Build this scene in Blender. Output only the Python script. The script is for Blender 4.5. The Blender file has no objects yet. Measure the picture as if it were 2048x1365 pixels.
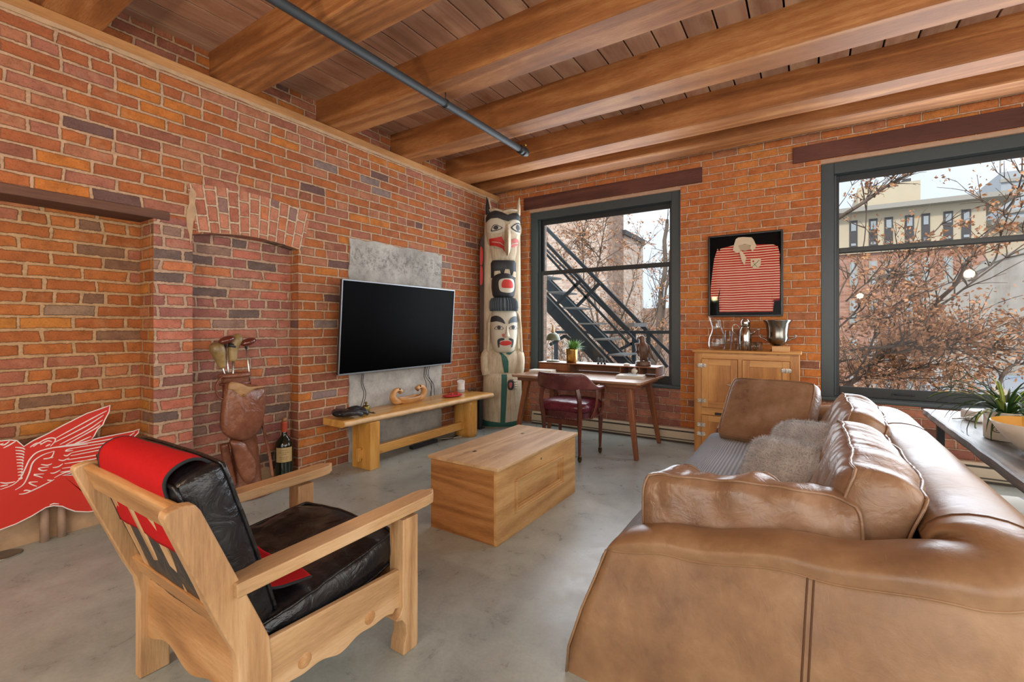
import bpy, bmesh, math, random
from mathutils import Vector, Matrix, noise as mnoise
PI = math.pi
R = math.radians
scn = bpy.context.scene
COL = scn.collection

# ---------------------------------------------------------------- camera
YAW = math.atan(596 / 920)
cam_d = bpy.data.cameras.new('camera')
cam = bpy.data.objects.new('camera', cam_d)
COL.objects.link(cam)
cam.location = (0, 0, 1.35)
cam.rotation_euler = (R(90), 0, YAW)
cam_d.sensor_width = 36
cam_d.lens = 36 * 920 / 2048
cam_d.shift_y = -(682.5 - 653) / 2048
cam_d.clip_start = .05
cam_d.clip_end = 500
scn.camera = cam

# ---------------------------------------------------------------- view / world
scn.view_settings.view_transform = 'Standard'
scn.view_settings.look = 'None'
scn.view_settings.gamma = 1
scn.view_settings.use_curve_mapping = False
scn.view_settings.exposure = 0.08
W = bpy.data.worlds.new('overcast sky')
scn.world = W
W.use_nodes = True
wn, wl = W.node_tree.nodes, W.node_tree.links
wn.clear()
wo = wn.new('ShaderNodeOutputWorld')
wb = wn.new('ShaderNodeBackground')
wb.inputs['Strength'].default_value = 1.15
wt = wn.new('ShaderNodeTexCoord')
wz = wn.new('ShaderNodeTexNoise')
wz.inputs['Scale'].default_value = 2.2
wz.inputs['Detail'].default_value = 4
wr = wn.new('ShaderNodeValToRGB')
wr.color_ramp.elements[0].position = .38
wr.color_ramp.elements[0].color = (.74, .83, .93, 1)
wr.color_ramp.elements[1].position = .62
wr.color_ramp.elements[1].color = (.93, .95, .97, 1)
wl.new(wt.outputs['Generated'], wz.inputs['Vector'])
wl.new(wz.outputs['Fac'], wr.inputs['Fac'])
wl.new(wr.outputs['Color'], wb.inputs['Color'])
wl.new(wb.outputs['Background'], wo.inputs['Surface'])


def area_light(name, loc, rot, sx, sy, power, color=(1, 1, 1), spread=180):
    d = bpy.data.lights.new(name, 'AREA')
    d.shape = 'RECTANGLE'
    d.size, d.size_y = sx, sy
    d.energy = power
    d.color = color
    d.spread = R(spread)
    o = bpy.data.objects.new(name, d)
    o.location = loc
    o.rotation_euler = rot
    COL.objects.link(o)
    return o


def bulb_light(name, loc, power, color=(1, .8, .6), radius=.12):
    d = bpy.data.lights.new(name, 'POINT')
    d.energy = power
    d.color = color
    d.shadow_soft_size = radius
    o = bpy.data.objects.new(name, d)
    o.location = loc
    COL.objects.link(o)
    return o


# daylight entering through the two windows of the far wall
area_light('daylight_window', (-2.3, 5.585, 1.85), (R(-90), 0, 0), 1.8, 2.2, 62, (.84, .92, 1))
area_light('daylight_window', (1.25, 5.585, 1.85), (R(-90), 0, 0), 2.1, 2.2, 88, (.84, .92, 1))
# unseen fill panels behind and right of the camera, added to brighten the room
area_light('fill_light_rear', (.6, -2.85, 1.75), (R(90), 0, 0), 5.6, 2.5, 120, (.98, 1, .98))
area_light('fill_light_side', (3.35, .8, 1.75), (R(90), 0, R(90)), 5.0, 2.3, 105, (.98, 1, .97))
# warm ceiling lamps behind and beside the camera
bulb_light('ceiling_lamp', (-1.9, -.6, 2.0), 52, (1, .72, .45), .06)
bulb_light('ceiling_lamp', (.9, -.9, 2.0), 26, (1, .82, .62), .06)
bulb_light('ceiling_lamp', (1.9, 2.4, 2.1), 24, (1, .82, .62), .06)
# the sun, low and hazy, only skims the street outside
sd = bpy.data.lights.new('sun', 'SUN')
sd.energy = 2.2
sd.angle = R(6)
sd.color = (1, .9, .78)
so = bpy.data.objects.new('sun', sd)
so.rotation_euler = (R(52), 0, R(28))
COL.objects.link(so)

# ---------------------------------------------------------------- calibrated rays
_s, _c = math.sin(YAW), math.cos(YAW)


def ray(px, py):
    u = (px - 1024) / 920
    return (-_s + u * _c, _c + u * _s, (653 - py) / 920)


def on_y(px, py, Y):
    r = ray(px, py)
    t = Y / r[1]
    return Vector((r[0] * t, Y, 1.35 + r[2] * t))


def on_x(px, py, X):
    r = ray(px, py)
    t = X / r[0]
    return Vector((X, r[1] * t, 1.35 + r[2] * t))


# ---------------------------------------------------------------- mesh building
class MB:
    def __init__(self):
        self.v, self.f, self.sm, self.uv, self.mi = [], [], [], {}, []

    def add(self, vs, fs, smooth=False, M=None, uvs=None, mi=0):
        b = len(self.v)
        for p in vs:
            p = Vector(p)
            self.v.append(M @ p if M is not None else p)
        for k, f in enumerate(fs):
            if uvs is not None:
                self.uv[len(self.f)] = uvs[k]
            self.f.append([i + b for i in f])
            self.sm.append(smooth)
            self.mi.append(mi)
        return self

    def box(self, x0, x1, y0, y1, z0, z1, M=None, mi=0):
        vs = [(x, y, z) for x in (x0, x1) for y in (y0, y1) for z in (z0, z1)]
        fs = [(0, 1, 3, 2), (4, 6, 7, 5), (0, 4, 5, 1), (2, 3, 7, 6), (0, 2, 6, 4), (1, 5, 7, 3)]
        return self.add(vs, fs, False, M, mi=mi)

    def bar(self, a, b, w, h, up=(0, 0, 1)):
        a, b = Vector(a), Vector(b)
        d = b - a
        L = d.length
        d.normalize()
        s = d.cross(Vector(up))
        if s.length < 1e-5:
            s = Vector((1, 0, 0))
        s.normalize()
        u = s.cross(d).normalized()
        M = Matrix((s.to_4d(), d.to_4d(), u.to_4d(), (0, 0, 0, 1))).transposed()
        M = Matrix(((s.x, d.x, u.x, a.x), (s.y, d.y, u.y, a.y), (s.z, d.z, u.z, a.z), (0, 0, 0, 1)))
        return self.box(-w / 2, w / 2, 0, L, -h / 2, h / 2, M)

    def tube(self, pts, rad, n=10, cap=True, smooth=True, flat=1.0, closed=False):
        pts = [Vector(p) for p in pts]
        if not hasattr(rad, '__len__'):
            rad = [rad] * len(pts)
        m = len(pts)
        t0 = (pts[1] - pts[0]).normalized()
        ref = Vector((0, 0, 1)) if abs(t0.z) < .9 else Vector((1, 0, 0))
        nrm = (ref - t0 * ref.dot(t0)).normalized()
        vs = []
        for i, p in enumerate(pts):
            if closed:
                t = (pts[(i + 1) % m] - pts[i - 1])
            else:
                t = pts[min(i + 1, m - 1)] - pts[max(i - 1, 0)]
            t.normalize()
            nrm = (nrm - t * nrm.dot(t))
            if nrm.length < 1e-6:
                nrm = Vector((1, 0, 0))
            nrm.normalize()
            b = t.cross(nrm)
            for k in range(n):
                a = 2 * PI * k / n
                vs.append(p + (nrm * math.cos(a) * flat + b * math.sin(a)) * rad[i])
        fs = []
        rr = m if closed else m - 1
        for i in range(rr):
            j = (i + 1) % m
            for k in range(n):
                k2 = (k + 1) % n
                fs.append((i * n + k, i * n + k2, j * n + k2, j * n + k))
        if cap and not closed:
            fs.append(tuple(range(n))[::-1])
            fs.append(tuple((m - 1) * n + k for k in range(n)))
        return self.add(vs, fs, smooth)

    def lathe(self, prof, c=(0, 0, 0), n=32, smooth=True, M=None, squash=(1, 1)):
        vs, fs = [], []
        for r, z in prof:
            for k in range(n):
                a = 2 * PI * k / n
                vs.append((c[0] + max(r, 1e-5) * math.cos(a) * squash[0], c[1] + max(r, 1e-5) * math.sin(a) * squash[1], c[2] + z))
        for i in range(len(prof) - 1):
            for k in range(n):
                k2 = (k + 1) % n
                fs.append((i * n + k, i * n + k2, (i + 1) * n + k2, (i + 1) * n + k))
        return self.add(vs, fs, smooth, M)

    def prism(self, poly, t0, t1, M=None, smooth=False):
        """poly in (a,b); extruded along c; M maps (a,b,c)"""
        n = len(poly)
        vs = [(p[0], p[1], t0) for p in poly] + [(p[0], p[1], t1) for p in poly]
        fs = [tuple(range(n))[::-1], tuple(range(n, 2 * n))]
        for i in range(n):
            j = (i + 1) % n
            fs.append((i, j, n + j, n + i))
        return self.add(vs, fs, smooth, M)

    def ball(self, c, r, n=16, m=10, M=None):
        if not hasattr(r, '__len__'):
            r = (r, r, r)
        vs, fs = [], []
        for i in range(m + 1):
            th = PI * i / m
            for k in range(n):
                a = 2 * PI * k / n
                vs.append((c[0] + r[0] * math.sin(th) * math.cos(a), c[1] + r[1] * math.sin(th) * math.sin(a), c[2] - r[2] * math.cos(th)))
        for i in range(m):
            for k in range(n):
                k2 = (k + 1) % n
                fs.append((i * n + k, i * n + k2, (i + 1) * n + k2, (i + 1) * n + k))
        return self.add(vs, fs, True, M)

    def surf(self, fn, nu, nv, smooth=True, cu=False, cv=False, uvs=False, M=None):
        """fn(u,v) for u,v in 0..1"""
        vs, fs, uu = [], [], []
        for i in range(nu + (0 if cu else 1)):
            for j in range(nv + (0 if cv else 1)):
                vs.append(fn(i / nu, j / nv))
        NV = nv + (0 if cv else 1)
        NU = nu + (0 if cu else 1)
        for i in range(nu):
            for j in range(nv):
                i2, j2 = (i + 1) % NU, (j + 1) % NV
                fs.append((i * NV + j, i2 * NV + j, i2 * NV + j2, i * NV + j2))
                if uvs:
                    uu.append([(i / nu, j / nv), ((i + 1) / nu, j / nv), ((i + 1) / nu, (j + 1) / nv), (i / nu, (j + 1) / nv)])
        return self.add(vs, fs, smooth, M, uu if uvs else None)

    def build(self, name, mat, parent=None, bevel=0, seg=2, subsurf=0, solid=0, auto=None, weld=False, loc=None):
        me = bpy.data.meshes.new(name)
        me.from_pydata([tuple(p) for p in self.v], [], self.f)
        mats = mat if isinstance(mat, (list, tuple)) else [mat]
        for m_ in mats:
            me.materials.append(m_)
        me.polygons.foreach_set('use_smooth', self.sm)
        if len(mats) > 1:
            me.polygons.foreach_set('material_index', self.mi)
        if self.uv:
            ul = me.uv_layers.new(name='UVMap')
            for pi, p in enumerate(me.polygons):
                q = self.uv.get(pi)
                if q:
                    for k, li in enumerate(p.loop_indices):
                        ul.data[li].uv = q[k]
        if weld:
            bm = bmesh.new()
            bm.from_mesh(me)
            bmesh.ops.remove_doubles(bm, verts=bm.verts, dist=1e-4)
            bm.to_mesh(me)
            bm.free()
        bm = bmesh.new()
        bm.from_mesh(me)
        if not self.uv or True:
            bmesh.ops.recalc_face_normals(bm, faces=bm.faces)
        bm.to_mesh(me)
        bm.free()
        o = bpy.data.objects.new(name, me)
        if loc is not None:
            o.location = loc
        COL.objects.link(o)
        if parent is not None:
            o.parent = parent
        if bevel:
            b = o.modifiers.new('bevel', 'BEVEL')
            b.width = bevel
            b.segments = seg
            b.limit_method = 'ANGLE'
            b.angle_limit = R(40)
            for p in me.polygons:
                p.use_smooth = True
            w = o.modifiers.new('wn', 'WEIGHTED_NORMAL')
            w.keep_sharp = True
        if solid:
            s_ = o.modifiers.new('solid', 'SOLIDIFY')
            s_.thickness = solid
            s_.offset = 0
        if subsurf:
            s_ = o.modifiers.new('sub', 'SUBSURF')
            s_.levels = s_.render_levels = subsurf
        return o


def setp(o, label=None, cat=None, group=None, kind=None):
    if label: o['label'] = label
    if cat: o['category'] = cat
    if group: o['group'] = group
    if kind: o['kind'] = kind
    return o


def thing(name, label, cat, loc=(0, 0, 0), rz=0, group=None):
    o = bpy.data.objects.new(name, None)
    o.empty_display_size = .1
    o.location = loc
    o.rotation_euler = (0, 0, rz)
    COL.objects.link(o)
    return setp(o, label, cat, group)


def children(o):
    return [c for c in COL.objects if c.parent == o]


def copy_tree(o, parent=None):
    c = o.copy()
    COL.objects.link(c)
    if parent is not None:
        c.parent = parent
    for ch in children(o):
        copy_tree(ch, c)
    return c


def rotM(loc=(0, 0, 0), rx=0, ry=0, rz=0):
    return Matrix.Translation(loc) @ Matrix.Rotation(rz, 4, 'Z') @ Matrix.Rotation(ry, 4, 'Y') @ Matrix.Rotation(rx, 4, 'X')


def catmull(pts, n=6, closed=False):
    pts = [Vector(p) for p in pts]
    out = []
    m = len(pts)
    rng = m if closed else m - 1
    for i in range(rng):
        p0 = pts[i - 1] if (closed or i > 0) else pts[0]
        p1, p2 = pts[i], pts[(i + 1) % m]
        p3 = pts[(i + 2) % m] if (closed or i + 2 < m) else pts[-1]
        for k in range(n):
            t = k / n
            out.append(.5 * ((2 * p1) + (p2 - p0) * t + (2 * p0 - 5 * p1 + 4 * p2 - p3) * t * t + (3 * p1 - p0 - 3 * p2 + p3) * t ** 3))
    if not closed:
        out.append(pts[-1])
    return out


# ---------------------------------------------------------------- materials
def lin(c):
    if isinstance(c, str):
        c = [int(c[i:i + 2], 16) for i in (0, 2, 4)]
    o = []
    for x in c:
        x /= 255
        o.append(x / 12.92 if x <= .04045 else ((x + .055) / 1.055) ** 2.4)
    return (*o, 1)


class NT:
    def __init__(self, name):
        self.m = bpy.data.materials.new(name)
        self.m.use_nodes = True
        self.t = self.m.node_tree
        self.t.nodes.clear()
        self.out = self.t.nodes.new('ShaderNodeOutputMaterial')
        self.p = self.t.nodes.new('ShaderNodeBsdfPrincipled')
        self.t.links.new(self.p.outputs[0], self.out.inputs[0])

    def n(self, kind, **kw):
        nd = self.t.nodes.new('ShaderNode' + kind)
        for k, v in kw.items():
            setattr(nd, k, v)
        return nd

    def put(self, sock, v):
        if isinstance(v, bpy.types.NodeSocket):
            self.t.links.new(v, sock)
        else:
            sock.default_value = v

    def math(self, op, a, b=0.0, c=0.0, clamp=False):
        nd = self.n('Math', operation=op, use_clamp=clamp)
        self.put(nd.inputs[0], a)
        self.put(nd.inputs[1], b)
        self.put(nd.inputs[2], c)
        return nd.outputs[0]

    def coord(self, kind='Object', scale=(1, 1, 1), rot=(0, 0, 0)):
        tc = self.n('TexCoord')
        mp = self.n('Mapping')
        mp.inputs['Scale'].default_value = scale
        mp.inputs['Rotation'].default_value = rot
        self.t.links.new(tc.outputs[kind], mp.inputs[0])
        return mp.outputs[0]

    def noise(self, vec, scale, detail=4, rough=.6, dist=0.0):
        nd = self.n('TexNoise')
        self.put(nd.inputs['Vector'], vec)
        nd.inputs['Scale'].default_value = scale
        nd.inputs['Detail'].default_value = detail
        nd.inputs['Roughness'].default_value = rough
        nd.inputs['Distortion'].default_value = dist
        return nd.outputs['Fac']

    def ramp(self, fac, stops, interp='LINEAR'):
        nd = self.n('ValToRGB')
        cr = nd.color_ramp
        cr.interpolation = interp
        while len(cr.elements) > 1:
            cr.elements.remove(cr.elements[-1])
        for i, (p, c) in enumerate(stops):
            e = cr.elements[0] if i == 0 else cr.elements.new(p)
            e.position = p
            if not isinstance(c, (tuple, list)) and not isinstance(c, str):
                e.color = (c, c, c, 1)
            else:
                e.color = lin(c)
        self.put(nd.inputs[0], fac)
        return nd.outputs[0]

    def mix(self, fac, a, b, mode='MIX'):
        nd = self.n('Mix', data_type='RGBA', blend_type=mode)
        self.put(nd.inputs[0], fac)
        for s, v in ((6, a), (7, b)):
            if isinstance(v, str):
                v = lin(v)
            self.put(nd.inputs[s], v)
        return nd.outputs[2]

    def maprange(self, v, a, b, c=0.0, d=1.0, smooth=False):
        nd = self.n('MapRange')
        if smooth: nd.interpolation_type = 'SMOOTHSTEP'
        for i, x in enumerate((v, a, b, c, d)):
            self.put(nd.inputs[i], x)
        return nd.outputs[0]

    def bump(self, h, strength=.5, dist=.01, normal=None):
        nd = self.n('Bump')
        nd.inputs['Strength'].default_value = strength
        nd.inputs['Distance'].default_value = dist
        self.put(nd.inputs['Height'], h)
        if normal is not None:
            self.put(nd.inputs['Normal'], normal)
        return nd.outputs[0]

    def set(self, col=None, rough=None, metal=None, normal=None, spec=None, **kw):
        P = self.p.inputs
        if col is not None: self.put(P['Base Color'], lin(col) if isinstance(col, str) else col)
        if rough is not None: self.put(P['Roughness'], rough)
        if metal is not None: self.put(P['Metallic'], metal)
        if normal is not None: self.put(P['Normal'], normal)
        if spec is not None: self.put(P['Specular IOR Level'], spec)
        for k, v in kw.items():
            self.put(P[k.replace('_', ' ')], v)
        return self.m


def plain(name, col, rough=.5, metal=0, var=.12, scale=20, bump=.0, spec=.5, coat=0):
    T = NT(name)
    v = T.coord()
    f = T.noise(v, scale, 4)
    c = lin(col)
    a = tuple(max(0, x * (1 - var)) for x in c[:3]) + (1,)
    b = tuple(min(1, x * (1 + var)) for x in c[:3]) + (1,)
    kw = {}
    if bump:
        kw['normal'] = T.bump(T.noise(v, scale * 3, 5), bump, .004)
    T.set(T.mix(f, a, b), rough, metal, spec=spec, **kw)
    if coat:
        T.p.inputs['Coat Weight'].default_value = coat
        T.p.inputs['Coat Roughness'].default_value = .1
    return T.m


def wood(name, cols, axis='X', scale=1.0, rough=.5, knots=True, contrast=.5, bump=.25, coat=0):
    """cols: dark, mid, light"""
    T = NT(name)
    st = {'X': (.08, 1, 1), 'Y': (1, .08, 1), 'Z': (1, 1, .08)}[axis]
    v = T.coord('Object', tuple(s * scale for s in st))
    big = T.noise(v, 2.2, 2, .5, .6)
    rings = T.math('SINE', T.math('MULTIPLY', big, 46.0))
    rings = T.maprange(rings, -1, 1)
    fine = T.noise(v, 95, 5, .75)
    v2 = T.coord('Object', (1, 1, 1))
    blot = T.noise(v2, 2.2, 3)
    f = T.math('ADD', T.math('MULTIPLY', rings, contrast * .5), T.math('MULTIPLY', fine, .62))
    f = T.math('ADD', f, T.math('MULTIPLY', blot, .35))
    f = T.math('SUBTRACT', f, .20)
    col = T.ramp(f, [(.1, cols[0]), (.45, cols[1]), (.8, cols[2])])
    if knots:
        vo = T.n('TexVoronoi')
        vo.inputs['Scale'].default_value = 3.2
        kst = {'X': (.45, 1, 1), 'Y': (1, .45, 1), 'Z': (1, 1, .45)}[axis]
        T.put(vo.inputs['Vector'], T.coord('Object', kst))
        k = T.maprange(vo.outputs['Distance'], .035, .07, 1, 0)
        col = T.mix(T.math('MULTIPLY', k, .7), col, cols[0])
    T.set(col, rough, normal=T.bump(T.math('ADD', fine, T.math('MULTIPLY', rings, .3)), bump, .003))
    if coat:
        T.p.inputs['Coat Weight'].default_value = coat
        T.p.inputs['Coat Roughness'].default_value = .15
    return T.m


def brick(name, pal, mortar, L=.262, H=.083, joint=.014, every=6, rag=1.0, soft=1.0, stain=None):
    """pal: list of (weight, colour). Coordinates are UV in metres."""
    T = NT(name)
    tc = T.n('TexCoord')
    sp = T.n('SeparateXYZ')
    uv = tc.outputs['UV']
    T.t.links.new(uv, sp.inputs[0])
    n1 = T.noise(uv, 2.5, 2)
    u = sp.outputs[0]
    v = T.math('ADD', sp.outputs[1], T.math('MULTIPLY', T.math('SUBTRACT', n1, .5), .012 * rag))
    rv = T.math('DIVIDE', v, H)
    row = T.math('FLOOR', rv)
    if every:
        hd = T.math('LESS_THAN', T.math('FLOORED_MODULO', row, float(every)), .5)
        ln = T.math('SUBTRACT', L, T.math('MULTIPLY', hd, L / 2))
    else:
        ln = L
    par = T.math('FLOORED_MODULO', row, 2.0)
    wr_ = T.n('TexWhiteNoise', noise_dimensions='1D')
    T.put(wr_.inputs['W'], row)
    off = T.math('ADD', T.math('MULTIPLY', par, L / 2), T.math('MULTIPLY', wr_.outputs['Value'], .06))
    ju = T.noise(uv, 3.3, 1)
    uu = T.math('ADD', T.math('ADD', u, off), T.math('MULTIPLY', ju, .05 * rag))
    ru = T.math('DIVIDE', uu, ln)
    colm = T.math('FLOOR', ru)
    fu = T.math('MULTIPLY', T.math('FRACT', ru), ln)
    fv = T.math('MULTIPLY', T.math('FRACT', rv), H)
    d = T.math('MINIMUM', T.math('MINIMUM', fu, T.math('SUBTRACT', ln, fu)), T.math('MINIMUM', fv, T.math('SUBTRACT', H, fv)))
    edge = T.noise(uv, 45, 5, .7)
    edge2 = T.noise(uv, 9, 3, .6)
    dd = T.math('ADD', d, T.math('MULTIPLY', T.math('SUBTRACT', edge, .5), .016 * rag))
    dd = T.math('ADD', dd, T.math('MULTIPLY', T.math('SUBTRACT', edge2, .52), .012 * rag))
    mask = T.maprange(dd, joint / 2 - .0015 * soft, joint / 2 + .0025 * soft, smooth=True)
    cv = T.n('CombineXYZ')
    T.put(cv.inputs[0], colm)
    T.put(cv.inputs[1], row)
    wn2 = T.n('TexWhiteNoise', noise_dimensions='3D')
    T.put(wn2.inputs['Vector'], cv.outputs[0])
    tot = sum(w for w, c in pal)
    acc = 0
    stops = []
    for w, c in pal:
        stops.append((acc / tot, c))
        acc += w
    bc = T.ramp(wn2.outputs['Value'], stops, 'CONSTANT')
    cl = T.noise(uv, 12, 6, .7)
    pit = T.noise(uv, 95, 4, .85)
    sh = T.ramp(cl, [(.25, .62), (.5, 1.0), (.75, 1.3)])
    bc = T.mix(1.0, bc, sh, 'MULTIPLY')
    pm = T.maprange(pit, .34, .46, .5, 1)
    bc = T.mix(1.0, bc, T.ramp(pm, [(0, 0.0), (1, 1.0)]), 'MULTIPLY')
    smear = T.maprange(T.noise(uv, 5, 6, .75), .56, .8, 0, .55)
    bc = T.mix(smear, bc, mortar)
    mc = T.mix(1.0, lin(mortar), T.ramp(T.noise(uv, 28, 5, .7), [(.25, .6), (.7, 1.15)]), 'MULTIPLY')
    col = T.mix(mask, mc, bc)
    if stain:
        col = T.mix(T.maprange(T.noise(uv, 1.3, 4), .55, .72, 0, .45), col, stain)
    rim = T.math('MULTIPLY', T.maprange(dd, joint / 2 - .004, joint / 2 + .001), T.maprange(dd, joint / 2 + .007, joint / 2 + .001))
    col = T.mix(T.math('MULTIPLY', rim, .38), col, '3a2418')  # shadow along the brick edges, painted into the colour
    h = T.math('ADD', T.math('MULTIPLY', mask, 1.0), T.math('ADD', T.math('MULTIPLY', cl, .35), T.math('MULTIPLY', pit, .2)))
    T.set(col, .88, normal=T.bump(h, .75, .012), spec=.25)
    return T.m


def leather(name, dark, mid, light, rough=.45, wr=.5, scale=1.0):
    T = NT(name)
    v = T.coord()
    blot = T.noise(v, 3 * scale, 5, .65)
    col = T.ramp(blot, [(.3, dark), (.5, mid), (.72, light)])
    scr = T.noise(T.coord('Object', (9, 1.2, 9), (.4, .3, .7)), 9, 3, .5, 1.5)
    col = T.mix(T.maprange(scr, .70, .78, 0, .30), col, light)
    vo = T.n('TexVoronoi')
    vo.inputs['Scale'].default_value = 260
    T.put(vo.inputs['Vector'], v)
    grain = vo.outputs['Distance']
    w1 = T.noise(v, 11 * scale, 4, .55, 1.0)
    b1 = T.bump(w1, wr, .02)
    b2 = T.bump(grain, .12, .001, b1)
    T.set(col, T.maprange(blot, .3, .7, rough - .08, rough + .1), normal=b2)
    return T.m


def glassy(name, tint=(1, 1, 1), rough=0.0, base=.02):
    """thin clear pane: transparent with a Fresnel reflection"""
    T = NT(name)
    T.t.nodes.remove(T.p)
    tr = T.n('BsdfTransparent')
    tr.inputs[0].default_value = (*tint, 1)
    gl = T.n('BsdfGlossy')
    gl.inputs['Roughness'].default_value = rough
    fr = T.n('LayerWeight')
    fr.inputs[0].default_value = .5
    mx = T.n('MixShader')
    T.put(mx.inputs[0], T.math('ADD', T.math('MULTIPLY', T.math('POWER', fr.outputs[1], 2.2), .75 if base > .03 else .12), .05 if base > .03 else .006))
    T.t.links.new(tr.outputs[0], mx.inputs[1])
    T.t.links.new(gl.outputs[0], mx.inputs[2])
    T.t.links.new(mx.outputs[0], T.out.inputs[0])
    return T.m

# ================================================================ SETTING
LX, BY, CZ = -3.85, 5.6, 3.535
WOODP = ('7a4420', 'b06f3c', 'd69a66')
M_brickL = brick('brick_left_wall', [(3, 'a86238'), (3, '9e5c3a'), (2.5, 'a66c50'), (2, '9e6450'), (1, 'b66e34'), (1, '8e5844'), (.4, '6c504a'), (.3, '84706a')], 'bd9a7c', joint=.016)
M_brickN = brick('brick_blind_arch', [(2, 'a86c5a'), (2, '966056'), (1, 'b36c58'), (.8, '6c5a54'), (1, '8e7062'), (1, '82574e'), (.6, 'b8714c')], 'b89a82', rag=1.5, joint=.018)
M_brickO = brick('brick_recess', [(3, 'aa6636'), (3, '9e5c32'), (1.2, 'b47436'), (1.5, '9c6048'), (1, '7e5c46'), (1, 'aa6e4a'), (.5, '90745e')], 'b8946e', rag=1.3, joint=.018)  # orange palette puts warm lamp light into the recess bricks
M_brickB = brick('brick_window_wall', [(4, 'c67a48'), (3, 'bc7040'), (2, 'ce8448'), (1.5, 'b47654'), (.3, '946450')], 'dcb89c', joint=.011, every=0, L=.255, H=.083, rag=.8)
M_arch = brick('brick_arch_ring', [(3, 'b07058'), (2, 'bb7c62'), (1, '8e6c64'), (1, 'a5644e'), (.5, 'c07650')], 'cdb094', L=.122, H=.079, every=0, rag=.9)
M_brickS = brick('brick_sill_wall', [(3, 'ac7260'), (2, '9c685c'), (2, 'b67c66'), (.4, '74544a')], 'c4a28c', joint=.010, every=0, rag=1.4)


def quad_uv(mb, p, uvs):
    mb.add(p, [(0, 1, 2, 3)], False, None, [uvs])


def wx_quad(mb, X, y0, y1, z0, z1):
    quad_uv(mb, [(X, y0, z0), (X, y1, z0), (X, y1, z1), (X, y0, z1)], [(y0, z0), (y1, z0), (y1, z1), (y0, z1)])


def wy_quad(mb, Y, x0, x1, z0, z1, off=0):
    quad_uv(mb, [(x0, Y, z0), (x1, Y, z0), (x1, Y, z1), (x0, Y, z1)], [(x0 + off, z0), (x1 + off, z0), (x1 + off, z1), (x0 + off, z1)])


def wz_quad(mb, Z, x0, x1, y0, y1):
    quad_uv(mb, [(x0, y0, Z), (x1, y0, Z), (x1, y1, Z), (x0, y1, Z)], [(x0, y0), (x1, y0), (x1, y1), (x0, y1)])


def struct(o):
    o['kind'] = 'structure'
    return o


# --- left wall with a lintelled recess and a blind arch ---
RA0, RA1, RAD, RAT = -.35, 1.336, -4.09, 2.13        # recess: y range, back plane, top
NB0, NB1, NBD = 1.578, 2.42, -3.975                   # blind arch: y range, back plane
ZT = 3.19


def arch_z(y):
    yc, hw = (NB0 + NB1) / 2, (NB1 - NB0) / 2
    return 2.085 - .05 * ((y - yc) / hw) ** 2


m = MB()
wx_quad(m, LX, -3, RA0, 0, ZT)
wx_quad(m, LX, RA0, RA1, RAT, ZT)
wx_quad(m, LX, RA1, NB0, RAT, ZT)
NSEG = 14
for i in range(NSEG):
    a, b = NB0 + (NB1 - NB0) * i / NSEG, NB0 + (NB1 - NB0) * (i + 1) / NSEG
    za, zb = arch_z(a), arch_z(b)
    quad_uv(m, [(LX, a, za), (LX, b, zb), (LX, b, ZT), (LX, a, ZT)], [(a, za), (b, zb), (b, ZT), (a, ZT)])
wx_quad(m, LX, NB1, BY, 0, ZT)
# recessed strip between the beam ends
wx_quad(m, -4.02, -3, BY, 3.26, CZ)
# end of the recess on the hidden side and sides of the blind arch
wy_quad(m, RA0, RAD, LX, 0, RAT)
wy_quad(m, NB1, NBD, LX, 0, 2.06, .1)
wall_left = struct(m.build('wall_left', M_brickL))
m = MB()
wx_quad(m, RAD, RA0, RA1, 0, RAT)
wy_quad(m, RA1, RAD, LX, 0, RAT, .05)
struct(m.build('wall_left_recess', M_brickO, wall_left))
m = MB()
for i in range(NSEG):
    a, b = NB0 + (NB1 - NB0) * i / NSEG, NB0 + (NB1 - NB0) * (i + 1) / NSEG
    quad_uv(m, [(NBD, a, 0), (NBD, b, 0), (NBD, b, arch_z(b)), (NBD, a, arch_z(a))], [(a, 0), (b, 0), (b, arch_z(b)), (a, arch_z(a))])
    quad_uv(m, [(NBD, a, arch_z(a)), (NBD, b, arch_z(b)), (LX, b, arch_z(b)), (LX, a, arch_z(a))], [(a, 0), (b, 0), (b, .12), (a, .12)])
wx_quad(m, LX, RA1, NB0, 0, RAT)
wy_quad(m, NB0, NBD, LX, 0, 2.06, .02)
struct(m.build('wall_left_blind_arch', M_brickN, wall_left))
# arch rings: three courses of upright bricks
m = MB()
yc, Rr = 1.99, 2.1
zc = 2.087 - Rr
a0, a1 = -.185, .225
for k in range(28):
    t0, t1 = a0 + (a1 - a0) * k / 28, a0 + (a1 - a0) * (k + 1) / 28
    P = [(yc + r_ * math.sin(t), zc + r_ * math.cos(t)) for t, r_ in ((t0, Rr), (t1, Rr), (t1, Rr + .355), (t0, Rr + .355))]
    vs = [(LX + .004, p[0], p[1]) for p in P]
    U = [(0.0, t0 * 2.25), (0.0, t1 * 2.25), (.355, t1 * 2.25), (.355, t0 * 2.25)]
    quad_uv(m, vs, U)
struct(m.build('wall_left_arch', M_arch, wall_left))

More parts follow.
